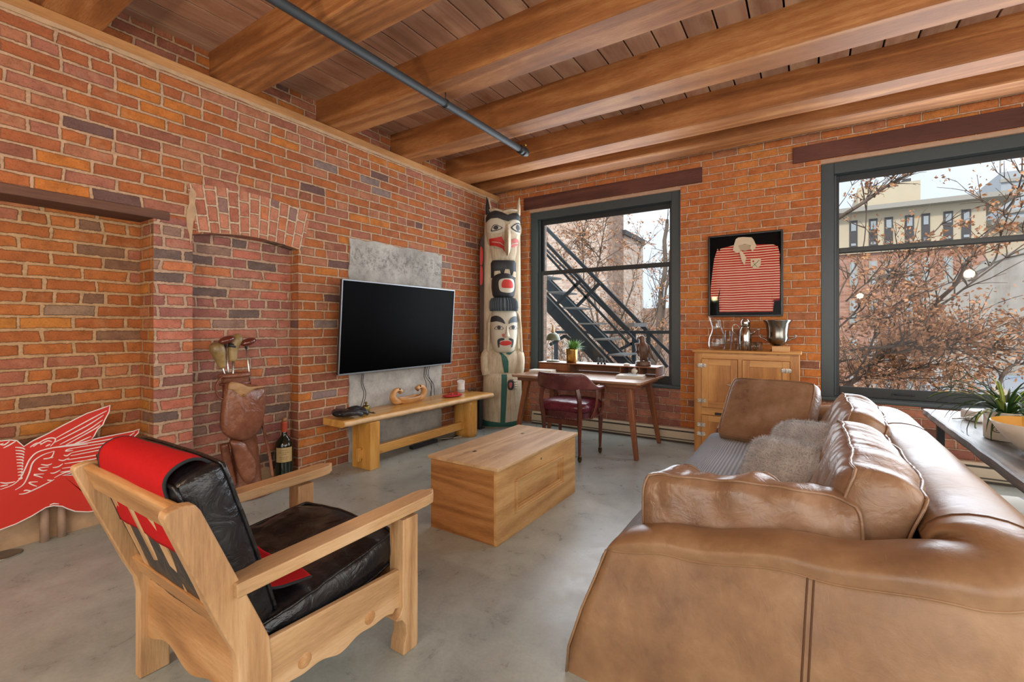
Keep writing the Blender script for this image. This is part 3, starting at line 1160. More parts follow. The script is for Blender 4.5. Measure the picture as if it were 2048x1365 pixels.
def tree(name, label, limbs, Yb, dens, lsize, root, seed, jit=.8, twl=.55, leafy=1.0):
    """limbs: pixel-traced polylines re-projected on depth Yb with depth variation"""
    random.seed(seed)
    t = thing(name, label, 'tree', root, 0, 'leafless brown trees outside the windows')
    wood_ = MB()
    lv = MB()
    ro = Vector(root)

    def leaf(p):
        s = lsize * random.uniform(.5, 1.2)
        M = Matrix.Translation(p) @ Matrix.Rotation(random.uniform(0, 2 * PI), 4, 'Z') @ Matrix.Rotation(random.uniform(0, PI), 4, 'X') @ Matrix.Rotation(random.uniform(0, PI), 4, 'Y')
        c = (random.random(), random.random())
        vs = [(0, 0, 0), (s * .5, s * .35, s * .12), (s * 1.1, 0, 0), (s * .5, -s * .35, s * .12), (s * .5, 0, 0)]
        lv.add(vs, [(0, 4, 1), (4, 2, 1), (0, 3, 4), (4, 3, 2)], False, M, [[c] * 3] * 4)

    for pts, r0, r1, tw, fol in limbs:
        ph = random.uniform(0, 50)
        P3 = []
        for k, q in enumerate(pts):
            if len(q) == 3:
                P3.append(on_y(q[0], q[1], q[2]))
            else:
                dy = mnoise.noise(Vector((k * .6 + ph, 0, 0))) * jit * 2
                P3.append(on_y(q[0], q[1], Yb + dy))
        C = catmull(P3, 5)
        n = len(C)
        C = [p + Vector((mnoise.noise(p * 1.7), mnoise.noise(p * 1.7 + Vector((5, 0, 0))), mnoise.noise(p * 1.7 + Vector((0, 9, 0))))) * .06 for p in C]
        wood_.tube([p - ro for p in C], [r0 + (r1 - r0) * i / (n - 1) for i in range(n)], 6)
        for k in range(tw):
            u = random.uniform(.12, 1)
            i = min(int(u * (n - 1)), n - 2)
            p = C[i].lerp(C[i + 1], random.random())
            d = (C[i + 1] - C[i]).normalized()
            side = Vector((random.uniform(-1, 1), random.uniform(-1, 1), random.uniform(-.5, 1.0))).normalized()
            dd = (d * .7 + side * .9).normalized()
            L = twl * random.uniform(.5, 1.5)
            tp = [p]
            for s_ in range(4):
                dd = (dd + Vector((random.uniform(-.3, .3), random.uniform(-.3, .3), random.uniform(-.15, .3)))).normalized()
                tp.append(tp[-1] + dd * L / 4)
            wood_.tube([q - ro for q in tp], [.011, .009, .007, .005, .003], 4)
            for b_ in range(3):
                q0 = tp[random.randint(1, 4)]
                dq = (dd + Vector((random.uniform(-1, 1), random.uniform(-1, 1), random.uniform(-.6, .8))) * .9).normalized()
                q1 = q0 + dq * L * .45
                wood_.tube([q - ro for q in (q0, (q0 + q1) / 2 + Vector((0, 0, .01)), q1)], [.005, .004, .003], 4)
                if random.random() < fol:
                    for _ in range(int(dens * leafy)):
                        leaf(q0.lerp(q1, random.uniform(.2, 1.1)) + Vector((random.gauss(0, .05), random.gauss(0, .05), random.gauss(0, .05))) - ro)
    wood_.build('branches', M_bark, t)
    o = lv.build('leaves', M_leaf, t)
    o['kind'] = 'stuff'
    return t


L2 = [
    ([(1560, 520), (1687, 430), (1760, 380), (1840, 337), (1872, 325)], .04, .01, 14, .35),
    ([(1600, 850), (1690, 775), (1765, 712), (1850, 640), (1905, 565), (1960, 488), (2010, 425), (2060, 360)], .045, .012, 20, .5),
    ([(1830, 650), (1900, 600), (1975, 545), (2060, 480)], .022, .008, 12, .55),
    ([(1640, 735), (1700, 720), (1770, 708), (1850, 690), (1925, 655)], .025, .008, 36, .9),
    ([(1640, 775), (1720, 757), (1800, 745), (1905, 722)], .02, .007, 32, .8),
    ([(1700, 780), (1745, 680), (1770, 620), (1790, 560), (1800, 500)], .02, .007, 16, .6),
    ([(1640, 700), (1700, 635), (1760, 570), (1830, 500), (1900, 430)], .02, .007, 20, .6),
    ([(1660, 620), (1700, 560), (1730, 480), (1735, 400), (1738, 350)], .014, .005, 12, .3),
    ([(1700, 700), (1790, 690), (1860, 672), (1950, 690), (1985, 702)], .025, .008, 50, 1.0),
    ([(1680, 640), (1750, 628), (1810, 600), (1850, 565)], .016, .006, 16, .8),
    ([(1690, 760), (1740, 730), (1820, 700), (1900, 690)], .02, .006, 36, 1.0),
    ([(1990, 780), (2020, 740), (2050, 725), (2090, 700)], .03, .01, 18, .2),
    ([(1690, 600), (1740, 560), (1800, 540)], .015, .006, 10, .7),
    ([(1940, 560), (1990, 520), (2010, 440), (2040, 380)], .015, .006, 10, .9),
    ([(1690, 660), (1730, 640), (1790, 655), (1830, 640)], .016, .006, 20, .9),
]
tree('street_tree', 'spreading tree with clusters of dry brown leaves outside the right window', L2, 9.6, 12, .062, on_y(1640, 900, 9.6) * 1 + Vector((0, 0, -1.4)), 3)
L1 = [
    ([(1322, 900), (1300, 780), (1316, 690), (1322, 600), (1330, 520), (1332, 440)], .09, .04, 18, .5),
    ([(1318, 700), (1330, 600), (1340, 500)], .04, .02, 10, .6),
]
tree('street_tree', 'thick mossy trunk with few leaves at the right of the left window', L1, 11, 11, .06, on_y(1322, 900, 11), 8)
L3 = [
    ([(1215, 850), (1205, 700), (1190, 600), (1200, 500), (1214, 425)], .05, .01, 24, .5),
    ([(1200, 680), (1172, 580), (1165, 480), (1175, 440)], .03, .008, 20, .8),
    ([(1205, 700), (1250, 620), (1272, 540), (1285, 470)], .03, .008, 22, .6),
    ([(1190, 600), (1150, 540), (1120, 520)], .02, .008, 14, .7),
    ([(1200, 760), (1150, 680), (1110, 620), (1090, 560)], .025, .008, 18, .5),
    ([(1230, 780), (1270, 700), (1310, 640), (1330, 560)], .025, .008, 22, .4),
    ([(1200, 520), (1185, 500), (1160, 470), (1150, 500)], .02, .008, 34, 1.0),
    ([(1190, 770), (1240, 720), (1260, 660)], .04, .01, 36, .4),
    ([(1120, 780), (1140, 720), (1180, 650)], .04, .01, 36, .5),
]
tree('street_tree', 'slender tree with dry brown leaves behind the fire escape', L3, 12.5, 10, .07, on_y(1215, 850, 12.5), 21, twl=.8)
L4 = [([(1080 + k * 28, 800), (1090 + k * 28 + (k % 3) * 8, 740), (1085 + k * 29, 690 - (k % 4) * 12)], .03, .008, 14, .35) for k in range(9)]
tree('shrub_thicket', 'tangled brown thicket low behind the fire escape', L4, 15, 8, .09, on_y(1200, 850, 15), 5, twl=1.1)
L5 = [([(1690 + k * 34, 830), (1695 + k * 34 + (k % 3) * 8, 790), (1690 + k * 35, 765 - (k % 4) * 7)], .03, .008, 12, .7) for k in range(9)]
tree('shrub_thicket', 'low thicket of twigs along the bottom of the right window', L5, 15, 10, .09, on_y(1750, 850, 15), 15, twl=.9)

# ================================================================ FURNITURE
M_arm = wood('worn_oak', ('94704a', 'c29c70', 'dec09a'), 'Y', 1.1, .5, False, .5, .3)
M_armz = wood('worn_oak_upright', ('906844', 'c0976a', 'dabb94'), 'Z', 1.1, .5, False, .5, .3)
M_armx = wood('worn_oak_cross', ('845a34', 'b58554', 'd2ab7c'), 'X', 1.1, .45, False, .5, .3)
M_blk = leather('black_leather', '0d0d0f', '17171a', '2a2a2e', .30, .45)
M_red = plain('red_felt', 'ae1c1e', .95, var=.12, scale=40, bump=.3, spec=.1)
M_edge = plain('charcoal_edging', '202024', .9)


def cush(w, h, t, e=.55, n=26, wr=.0, seed=0, p=4.0, ridge=0, rdir=(1, 4), fn=None, corner=.06):
    """rounded cushion lying in local XY, thickness along Z"""
    mb = MB()
    nx, ny, nz = n, max(6, int(n * h / w)), 5
    idx = {}
    vs, fs = [], []

    def vert(i, j, k):
        key = (i, j, k)
        if key in idx: return idx[key]
        a, b, c = 2 * i / nx - 1, 2 * j / ny - 1, 2 * k / nz - 1
        pa = max(0, 1 - abs(a) ** p) ** .5
        pb = max(0, 1 - abs(b) ** p) ** .5
        T_ = t / 2 * (e + (1 - e) * pa * pb)
        x = a * w / 2 * (1 - corner * abs(b) ** 6)
        y = b * h / 2 * (1 - corner * abs(a) ** 6)
        bul = (1 - c * c)
        if abs(a) > .999: x += math.copysign(bul * t * .10, a)
        if abs(b) > .999: y += math.copysign(bul * t * .10, b)
        z = c * T_
        q = Vector((x, y, z))
        s = Vector((seed * 7.3, seed * 3.1, 0))
        if wr:
            z += (mnoise.noise(q * 5 + s) * wr + mnoise.noise(q * 14 + s) * wr * .35) * (1 if c > 0 else .5)
            x += mnoise.noise(q * 6 + s * 2) * wr * .5
            y += mnoise.noise(q * 6 - s) * wr * .5
        if ridge:
            rr = mnoise.noise(Vector((x * rdir[0] * 5, y * rdir[1] * 5, 1)) + s)
            env = .35 + .65 * (1 - pa * pb)
            inn = 1 if (abs(a) < .98 and abs(b) < .98) else .15
            z += (abs(rr) * -2 + .4) * ridge * env * inn * (1 if c > 0 else -1) * abs(c)
            if abs(b) > .98: y += (abs(rr) * -2 + .3) * ridge * .8 * (1 - c * c) * math.copysign(1, b)
        q = Vector((x, y, z))
        if fn: q = Vector(fn(q, a, b, c))
        idx[key] = len(vs)
        vs.append(q)
        return idx[key]
    for i in range(nx):
        for j in range(ny):
            fs.append([vert(i, j, nz), vert(i + 1, j, nz), vert(i + 1, j + 1, nz), vert(i, j + 1, nz)])
            fs.append([vert(i, j, 0), vert(i, j + 1, 0), vert(i + 1, j + 1, 0), vert(i + 1, j, 0)])
    for i in range(nx):
        for k in range(nz):
            fs.append([vert(i, 0, k), vert(i + 1, 0, k), vert(i + 1, 0, k + 1), vert(i, 0, k + 1)])
            fs.append([vert(i, ny, k), vert(i, ny, k + 1), vert(i + 1, ny, k + 1), vert(i + 1, ny, k)])
    for j in range(ny):
        for k in range(nz):
            fs.append([vert(0, j, k), vert(0, j, k + 1), vert(0, j + 1, k + 1), vert(0, j + 1, k)])
            fs.append([vert(nx, j, k), vert(nx, j + 1, k), vert(nx, j + 1, k + 1), vert(nx, j, k + 1)])
    mb.add(vs, fs, True)
    mb.ring = {}
    for kk in (0, nz):
        loop = [(i, 0) for i in range(nx)] + [(nx, j) for j in range(ny)] + [(i, ny) for i in range(nx, 0, -1)] + [(0, j) for j in range(ny, 0, -1)]
        mb.ring[kk] = [vs[idx[(i, j, kk)]] for i, j in loop]
    return mb


def xform(mb, M):
    mb.v = [M @ p for p in mb.v]
    if hasattr(mb, 'ring'):
        mb.ring = {k: [M @ p for p in r] for k, r in mb.ring.items()}
    return mb


# ---------------------------------------------------------------- oak armchair
t = thing('armchair', 'light oak mission armchair with black leather cushions in the left foreground', 'armchair', (-1.80, 1.05, 0))
ox, oy = -1.80, 1.05
XR, XL = .365, -.365


def yz(poly):  # poly in world (Y,Z)
    return [(a - oy, b) for a, b in poly]


post = [(.70, 0), (.80, 0), (.80, .30), (.793, .38), (.765, .45), (.60, .84), (.585, .862), (.55, .868), (.515, .858), (.512, .842), (.655, .47), (.69, .39), (.70, .33)]
for s, x0 in ((1, XR - .02), (-1, XL - .025)):
    MB().prism(yz(post), x0, x0 + .045, MX).build('rear_post', M_armz, t, bevel=.006)
# arms with notched rounded front ends
arm_o = [(-.045, .685), (.045, .685), (.045, 1.47), (.038, 1.515), (.026, 1.53), (.018, 1.525), (.014, 1.545), (0, 1.555), (-.014, 1.545), (-.018, 1.525), (-.026, 1.53), (-.038, 1.515), (-.045, 1.47)]
for x0 in (XR + .0, XL - .0):
    M = Matrix.Translation((x0, -oy, .548)) @ Matrix.Rotation(R(.9), 4, 'X')
    MB().prism([(a, b) for a, b in arm_o], 0, .043, M).build('armrest', M_arm, t, bevel=.008, seg=3)
# front legs with a curved inner bracket
leg = [(1.335, .555), (1.335, .20), (1.322, .175), (1.30, .165), (1.30, .158), (1.33, .15), (1.352, .12), (1.357, .08), (1.342, .04), (1.338, 0), (1.415, 0), (1.42, .03), (1.42, .555)]
for x0 in (XR - .04, XL - .04):
    MB().prism(yz(leg), x0, x0 + .08, MX).build('front_leg', M_armz, t, bevel=.006)
# side panels
lo = []
for k in range(41):
    u = k / 40
    y = .765 + u * (1.345 - .765)
    z = .186 - .009 * math.cos(u * 2 * PI * 2) - .006 * math.cos(u * 2 * PI * 4) + (.02 if .94 < u else 0)
    lo.append((y, z))
side = [(.765, .372), (1.345, .348)] + lo[::-1]
for x0, sg in ((XR - .005, 1), (XL - .018, -1)):
    p = MB().prism(yz(side), x0, x0 + .023, MX).build('side_panel', M_arm, t, bevel=.004)
    for yy in (.914, 1.185):
        xo = x0 + .023 if sg > 0 else x0 - .001
        m = MB()
        M = Matrix.Translation((xo, yy - oy, .232)) @ Matrix.Rotation(R(90), 4, 'Y')
        m.lathe([(0, .004 * sg), (.018, .0035 * sg), (.024, .001 * sg), (.026, -.001)], n=28, M=M)
        m.build('round_plug', M_armx, p)
# front and back boards
MB().box(XL, XR, 1.36 - oy, 1.385 - oy, .20, .335).build('front_rail', M_armx, t, bevel=.005)
lo = [(XL + .02 + k / 30 * .69, .17 - .02 * math.cos(k / 30 * 2 * PI * 2)) for k in range(31)]
MB().prism([(XL + .02, .40), (XR - .02, .40)] + lo[::-1], .725 - oy, .745 - oy, MY).build('back_panel', M_armx, t, bevel=.004)
# back: top rail, lower rail, slats
Lb = math.atan2(.145, .39)
MB().bar((XL + .02, .566 - oy, .815), (XR - .02, .566 - oy, .815), .03, .10, (0, -math.sin(Lb), math.cos(Lb))).build('top_rail', M_armx, t, bevel=.01, seg=3)
MB().bar((XL + .02, .70 - oy, .455), (XR - .02, .70 - oy, .455), .03, .07, (0, -math.sin(Lb), math.cos(Lb))).build('lower_rail', M_armx, t, bevel=.005)
for x in (-.22, -.075, .075, .22):
    MB().bar((x, .69 - oy, .48), (x, .583 - oy, .78), .05, .014, (0, 1, 0)).build('back_slat', M_armz, t, bevel=.003)
MB().box(XL + .03, XR - .03, .77 - oy, 1.36 - oy, .27, .29).build('seat_board', M_armx, t)


# seat cushion (wedge rising to the front, wrinkled)
def seatfn(q, a, b, c):
    q.z += .045 * b
    if c > 0: q.z += .012 * math.sin(a * 9 + b * 3) * (1 - abs(a)) * (1 - abs(b) ** 2) - .02 * max(0, 1 - (a * a + (b + .2) ** 2) * 1.3)
    return q


m = cush(.655, .62, .165, .72, 44, .014, 2, ridge=.020, rdir=(.6, 3), fn=seatfn)
xform(m, rotM((0, 1.075 - oy, .372)))
sc = m.build('seat_cushion', M_blk, t, subsurf=1)
setp(sc, 'wrinkled black leather seat cushion')
for k in m.ring:
    MB().tube(m.ring[k], .0065, 8, closed=True).build('piping', M_blk, sc)
m = cush(.64, .56, .165, .78, 36, .007, 5, ridge=.006, rdir=(2, 1), corner=.03)
Mb = rotM((0, .715 - oy, .655), rx=R(90) + math.atan2(.145, .42) * -1 + 0)
Mb = Matrix.Translation((0, .712 - oy, .655)) @ Matrix.Rotation(R(90 + 17.5), 4, 'X')
xform(m, Mb)
bc = m.build('back_cushion', M_blk, t, subsurf=1)
for k in m.ring:
    MB().tube(m.ring[k], .0065, 8, closed=True).build('piping', M_blk, bc)

# red felt throw over the back cushion (own thing)
th = thing('throw_blanket', 'red felt throw with charcoal edge folded over the armchair back cushion', 'blanket', (-1.80, 1.05, 0))
prof = [(.618, .66), (.595, .74), (.572, .82), (.556, .88), (.560, .920), (.590, .945), (.63, .952), (.67, .935), (.70, .89), (.727, .80), (.765, .70), (.81, .56), (.845, .475), (.88, .455), (.94, .452), (1.00, .452)]
cp = catmull([(0, a, b) for a, b in prof], 4)


def thr(u, v):
    k = u * (len(cp) - 1)
    i = min(int(k), len(cp) - 2)
    p = cp[i].lerp(cp[i + 1], k - i)
    x = -.255 + v * .53
    wig = mnoise.noise(Vector((x * 5, u * 6, 2))) * .007
    if u > .8: x = x * (1 - (u - .8) * 1.4) + (u - .8) * .5
    return (x, p.y - oy + wig, p.z + wig + .004)


o = MB().surf(thr, 70, 24).build('felt', M_red, th, solid=.006)
for v in (0, 1):
    MB().tube([Vector(thr(k / 70, v)) for k in range(71)], .005, 6).build('edging', M_edge, th)

# ---------------------------------------------------------------- pine chest
M_pine = wood('pine_chest_front', ('9c6c3c', 'cc9e64', 'e2bf8c'), 'Y', 1.6, .5, True, .45, .2)
M_pinex = wood('pine_chest_end', ('74461f', 'a8723e', 'c4905a'), 'X', 1.6, .5, True, .5, .2)
M_pinet = wood('pine_chest_lid', ('94704a', 'c8a478', 'e0c8a4'), 'Y', 1.6, .55, True, .4, .2)
cx, cy = -1.875, 2.865
t = thing('blanket_chest', 'low pine chest used as coffee table, with panelled front and plank lid', 'chest', (cx, cy, 0))
x0, x1, y0, y1 = -.27, .27, -.56, .56
H = .462
MB().box(x0, x1 - .0225, y0, y0 + .02, 0, H).build('end_board', M_pinex, t, bevel=.002)
MB().box(x0, x1 - .0225, y1 - .02, y1, 0, H).build('end_board', M_pinex, t, bevel=.002)
MB().box(x0, x0 + .02, y0 + .0205, y1 - .02, 0, H).build('back_board', M_pine, t)
ya, yb, za, zb = y0 + .215, y1 - .215, .135, .355
MB().box(x1 - .022, x1, y0, y1, .0, za - .0).build('bottom_rail', M_pine, t, bevel=.0015)
MB().box(x1 - .022, x1, y0, y1, zb, H).build('top_rail', M_pine, t, bevel=.0015)
MB().box(x1 - .022, x1, y0, ya, za, zb).build('stile', M_pine, t, bevel=.0015)
MB().box(x1 - .022, x1, yb, y1, za, zb).build('stile', M_pine, t, bevel=.0015)
MB().box(x1 - .03, x1 - .024, ya, yb, za, zb).build('recessed_panel', M_pine, t)
m = MB()
for k, (w, h) in enumerate(((.0, .012), (.013, .002), (.026, -.008))):
    ww = .014
    a, b, c, d = ya + w, yb - w, za + w, zb - w
    xo = x1 + h
    m.box(x1 - .028, xo, a, b, c, c + ww); m.box(x1 - .028, xo, a, b, d - ww, d)
    m.box(x1 - .028, xo, a, a + ww, c + ww, d - ww); m.box(x1 - .028, xo, b - ww, b, c + ww, d - ww)
m.build('panel_moulding', M_pine, t, bevel=.002, seg=1)
m = MB()
for k, (a, b) in enumerate(((x0 - .015, -.075), (-.073, .105), (.107, x1 + .018))):
    m.box(a, b, y0 - .015, y1 + .015, H + .001, H + .021)
m.build('lid', M_pinet, t, bevel=.0025)
M_blackiron = plain('black_iron_fitting', '1c1a19', .5)
for yy in (-.33, .30):
    MB().box(-.086, -.064, yy - .014, yy + .014, H + .02, H + .0225).build('hinge', M_blackiron, t)
M_key = MB().box(x1, x1 + .001, -.01, .0, .40, .415).build('keyhole', M_blackiron, t)

# ---------------------------------------------------------------- live edge bench
M_ben = wood('honey_slab_wood', ('a87030', 'd6a052', 'e8bd74'), 'Y', 1.0, .3, True, .4, .12, coat=.3)
M_benz = wood('honey_slab_wood_upright', ('a06a2c', 'cf9848', 'e0b468'), 'Z', 1.0, .35, True, .4, .12, coat=.2)
M_edgew = plain('pale_live_edge', 'd6b184', .6, var=.3, scale=9, bump=.6)
bx, by = -3.62, 3.75
t = thing('bench', 'long honey coloured live edge slab bench under the television', 'bench', (bx, by, 0))


def slab(u, v):
    y = 2.60 + u * (4.73 - 2.60)
    fr = -3.44 + .085 * u + mnoise.noise(Vector((y * 1.8, 1, 0))) * .028 + mnoise.noise(Vector((y * 7, 1, 0))) * .008
    if u > .93: fr += .02 * (u - .93) / .07
    bk_ = -3.75 - .08 * min(1, u * 2)
    ks = [(bk_, .45), (bk_, .510), (fr - .03, .510), (fr - .012, .502), (fr + .002, .480), (fr - .008, .462), (fr - .045, .446)]
    k = int(round(v * 7)) % 7
    x, z = ks[k]
    if 3 <= k <= 6:
        x += mnoise.noise(Vector((y * 16, k, 3))) * .006
        z += mnoise.noise(Vector((y * 12, k, 7))) * .004
    return (x - bx, y - by, z)


m = MB().surf(slab, 90, 7, smooth=False, cv=True)
NV = 7
for e in (0, 90):
    m.f.append([e * NV + k for k in range(NV)]); m.sm.append(False); m.mi.append(0)
for k, f in enumerate(m.f[:-2]):
    j = k % 7
    if j in (3, 4, 5): m.mi[k] = 1; m.sm[k] = True
m.build('slab_top', [M_ben, M_edgew], t)
MB().box(-3.70 - bx, -3.44 - bx, 2.88 - by, 2.995 - by, 0, .449).build('leg', M_benz, t, bevel=.005)


def logleg(u, v):
    a = v * 2 * PI
    z = u * .449
    rx, ry = .15, .085
    k = 1 + .08 * mnoise.noise(Vector((math.cos(a) * 1.5, math.sin(a) * 1.5, z * 3)))
    c_, s_ = math.cos(a), math.sin(a)
    return (-3.575 - bx + math.copysign(abs(c_) ** .7, c_) * rx * k, 4.47 - by + math.copysign(abs(s_) ** .7, s_) * ry * k, z)


m = MB().surf(logleg, 8, 36, cv=True)
m.f += [list(range(36)), [8 * 36 + k for k in range(36)]]; m.sm += [False] * 2; m.mi += [0] * 2
m.build('leg', M_benz, t)
MB().box(-3.60 - bx, -3.545 - bx, 2.84 - by, 4.45 - by, .095, .185).build('stretcher', M_ben, t, bevel=.006)
MB().bar((-3.572 - bx, 2.855 - by, .075), (-3.572 - bx, 2.855 - by, .20), .035, .035).build('tenon_wedge', M_benz, t, bevel=.004)

# ---------------------------------------------------------------- television
M_scr = plain('black_screen', '000000', .35, var=0, spec=.03)
M_silv = plain('brushed_silver_bezel', '8c8f93', .35, .8, var=.05)
M_tvb = plain('dark_tv_casing', '2a2b2e', .5)
Yc, Zc = 3.545, 1.338
t = thing('television', 'large black flat television hanging over the concrete panel', 'television', (-3.69, Yc, Zc))
tl = Matrix.Rotation(math.atan2(.06, .9), 4, 'Y')
w, h = .805, .452
MB().box(-.035, -.005, -w, w, -h, h, tl).build('casing', M_tvb, t, bevel=.006)
m = MB()
m.box(-.006, .006, -w - .004, w + .004, h - .008, h + .004, tl); m.box(-.006, .006, -w - .004, w + .004, -h - .004, -h + .012, tl)
m.box(-.006, .006, -w - .004, -w + .006, -h + .012, h - .008, tl); m.box(-.006, .006, w - .006, w + .004, -h + .012, h - .008, tl)
m.build('bezel', M_silv, t, bevel=.001, seg=1)
MB().box(-.004, .002, -w + .006, w - .006, -h + .012, h - .008, tl).build('screen', M_scr, t)
MB().box(-.15, -.03, -.2, .2, -.15, .15).build('wall_mount', M_tvb, t)
M_cable = plain('black_cable', '151515', .5)
t = thing('television_cables', 'thin black cables hanging from the television down to the bench', 'cable', (-3.80, 3.55, .45))
for base in ((3.10, 3.06), (3.12, 3.09), (4.02, 4.10), (4.05, 4.16), (4.08, 4.08), (4.0, 3.97)):
    a, b = base
    pts = catmull([(-3.80, a, .95), (-3.815, a - .02, .78), (-3.80, (a + b) / 2 + .02, .66), (-3.81, b, .515)], 6)
    MB().tube([p - Vector((-3.80, 3.55, .45)) for p in pts], .0035, 6).build('cable', M_cable, t)

# ---------------------------------------------------------------- desk
M_wal = wood('walnut_desk', ('4e2c1c', '7c4c30', 'a06c48'), 'X', 1.2, .4, False, .45, .1, coat=.15)
M_walz = wood('walnut_leg', ('5a3220', '86502f', 'a86c42'), 'Z', 1.2, .4, False, .45, .1)
M_walt = wood('walnut_desktop', ('7a5640', 'a17c62', 'bc9a80'), 'X', 1.2, .35, False, .35, .08, coat=.2)
dx, dy = -2.185, 5.0
t = thing('writing_desk', 'walnut writing desk with splayed legs and low pigeonhole shelf before the left window', 'desk', (dx, dy, 0))
x0, x1, y0, y1 = -.765, .765, -.48, .46
out = [(x0 + .03, y0), (x1 - .03, y0), (x1, y0 + .03), (x1, y1), (x0, y1), (x0, y0 + .03)]
MB().prism(out, .757, .784).build('desktop', M_walt, t, bevel=.006)
MB().box(x0 + .06, x1 - .06, y0 + .06, y1 - .05, .715, .757).build('apron', M_wal, t, bevel=.003)
for sx in (-1, 1):
    for yt, yf in ((y0 + .14, y0 + .045), (y1 - .14, y1 - .07)):
        a = Vector((sx * (x1 - .16), yt, .757)); b = Vector((sx * (x1 - .045), yf, 0))
        m = MB()
        ws, wb_ = .034, .021
        vs = []
        for p, w in ((b, wb_), (a, ws)):
            vs += [(p.x - w, p.y - w, p.z), (p.x + w, p.y - w, p.z), (p.x + w, p.y + w, p.z), (p.x - w, p.y + w, p.z)]
        m.add(vs, [(0, 1, 2, 3), (4, 7, 6, 5), (0, 4, 5, 1), (1, 5, 6, 2), (2, 6, 7, 3), (3, 7, 4, 0)])
        m.build('leg', M_walz, t, bevel=.006)
# pigeonhole shelf
hy0, hy1, hz0, hz1 = y1 - .30, y1 - .01, .785, .892
MB().box(x0 + .01, x1 - .01, hy0, hy1, hz1 - .014, hz1).build('shelf_top', M_wal, t, bevel=.003)
MB().box(x0 + .01, x1 - .01, hy1 - .01, hy1, hz0, hz1 - .014).build('shelf_back', M_wal, t)
for x in (x0 + .01, -.33, .33, .55, x1 - .022):
    MB().box(x, x + .012, hy0 + .01, hy1 - .01, hz0, hz1 - .014).build('divider', M_wal, t)
MB().box(x0 + .024, -.335, hy0 + .012, hy1 - .02, hz0 + .003, hz1 - .018).build('drawer', M_walz, t, bevel=.002)

# ---------------------------------------------------------------- captain's chair
M_burg = leather('burgundy_leather', '3a0e1a', '5c1a2a', '7a3040', .28, .25)
M_burg2 = leather('brown_burgundy_leather', '35181a', '57292a', '7a4840', .28, .2)
M_mah = wood('mahogany', ('3a1a12', '5e2c1c', '7a3f28'), 'Z', 1.2, .35, False, .4, .1, coat=.2)
M_nail = plain('brass_nailheads', 'b0a080', .3, 1, .1)
M_castor = plain('aged_brass_caster', '5a4a30', .35, .8)
sx_, sy_ = -2.11, 4.39
t = thing('captains_chair', 'burgundy leather captain chair with brass nailheads on casters at the desk', 'chair', (sx_, sy_, 0))


def arcp(a, rx=.315, ry=.30, off=0):
    return Vector(((rx + off) * math.sin(a), -(ry + off) * math.cos(a), 0))


# backrest band: tall at the back, sweeping down into thin arms
def band(u, v):
    a = -R(118) + u * R(236)
    k = abs(a) / R(118)
    kk = min(1, max(0, (k - .40) / .28))
    kk = kk * kk * (3 - 2 * kk)
    top = .885 * (1 - kk) + .745 * kk
    bot = .715
    if k > .9: top -= .01
    th = .024 + .014 * kk
    prof = [(0, 0), (0, 1), (1, 1), (1, 0)]
    q = v * 2 * PI
    cu_, sv = math.cos(q), math.sin(q)
    cu_ = math.copysign(abs(cu_) ** .5, cu_)
    sv = math.copysign(abs(sv) ** .5, sv)
    stretch = 1 + .35 * max(0, k - .6)
    p = arcp(a, off=cu_ * th)
    lean = (sv * .5 + .5) * -.035 * (1 - kk)
    z = (top + bot) / 2 + sv * (top - bot) / 2
    yy = p.y * (1 if p.y < 0 else 1.25) + lean
    return (p.x, yy, z)


m = MB().surf(band, 72, 20, cv=True)
m.f += [list(range(20)), [72 * 20 + k for k in range(20)]]; m.sm += [False] * 2; m.mi += [0] * 2
br = m.build('backrest', M_burg2, t, subsurf=1)
m = MB()
for u in [k / 130 for k in range(4, 127)]:
    for v in (.265 - .03 + .08, .735 - .05):
        q = Vector(band(u, v))
        p2 = Vector((q.x, q.y, 0)).normalized() * .001
        m.ball(q + p2, .0068, 6, 4)
nh = m.build('nailheads', M_nail, br)
nh['kind'] = 'stuff'
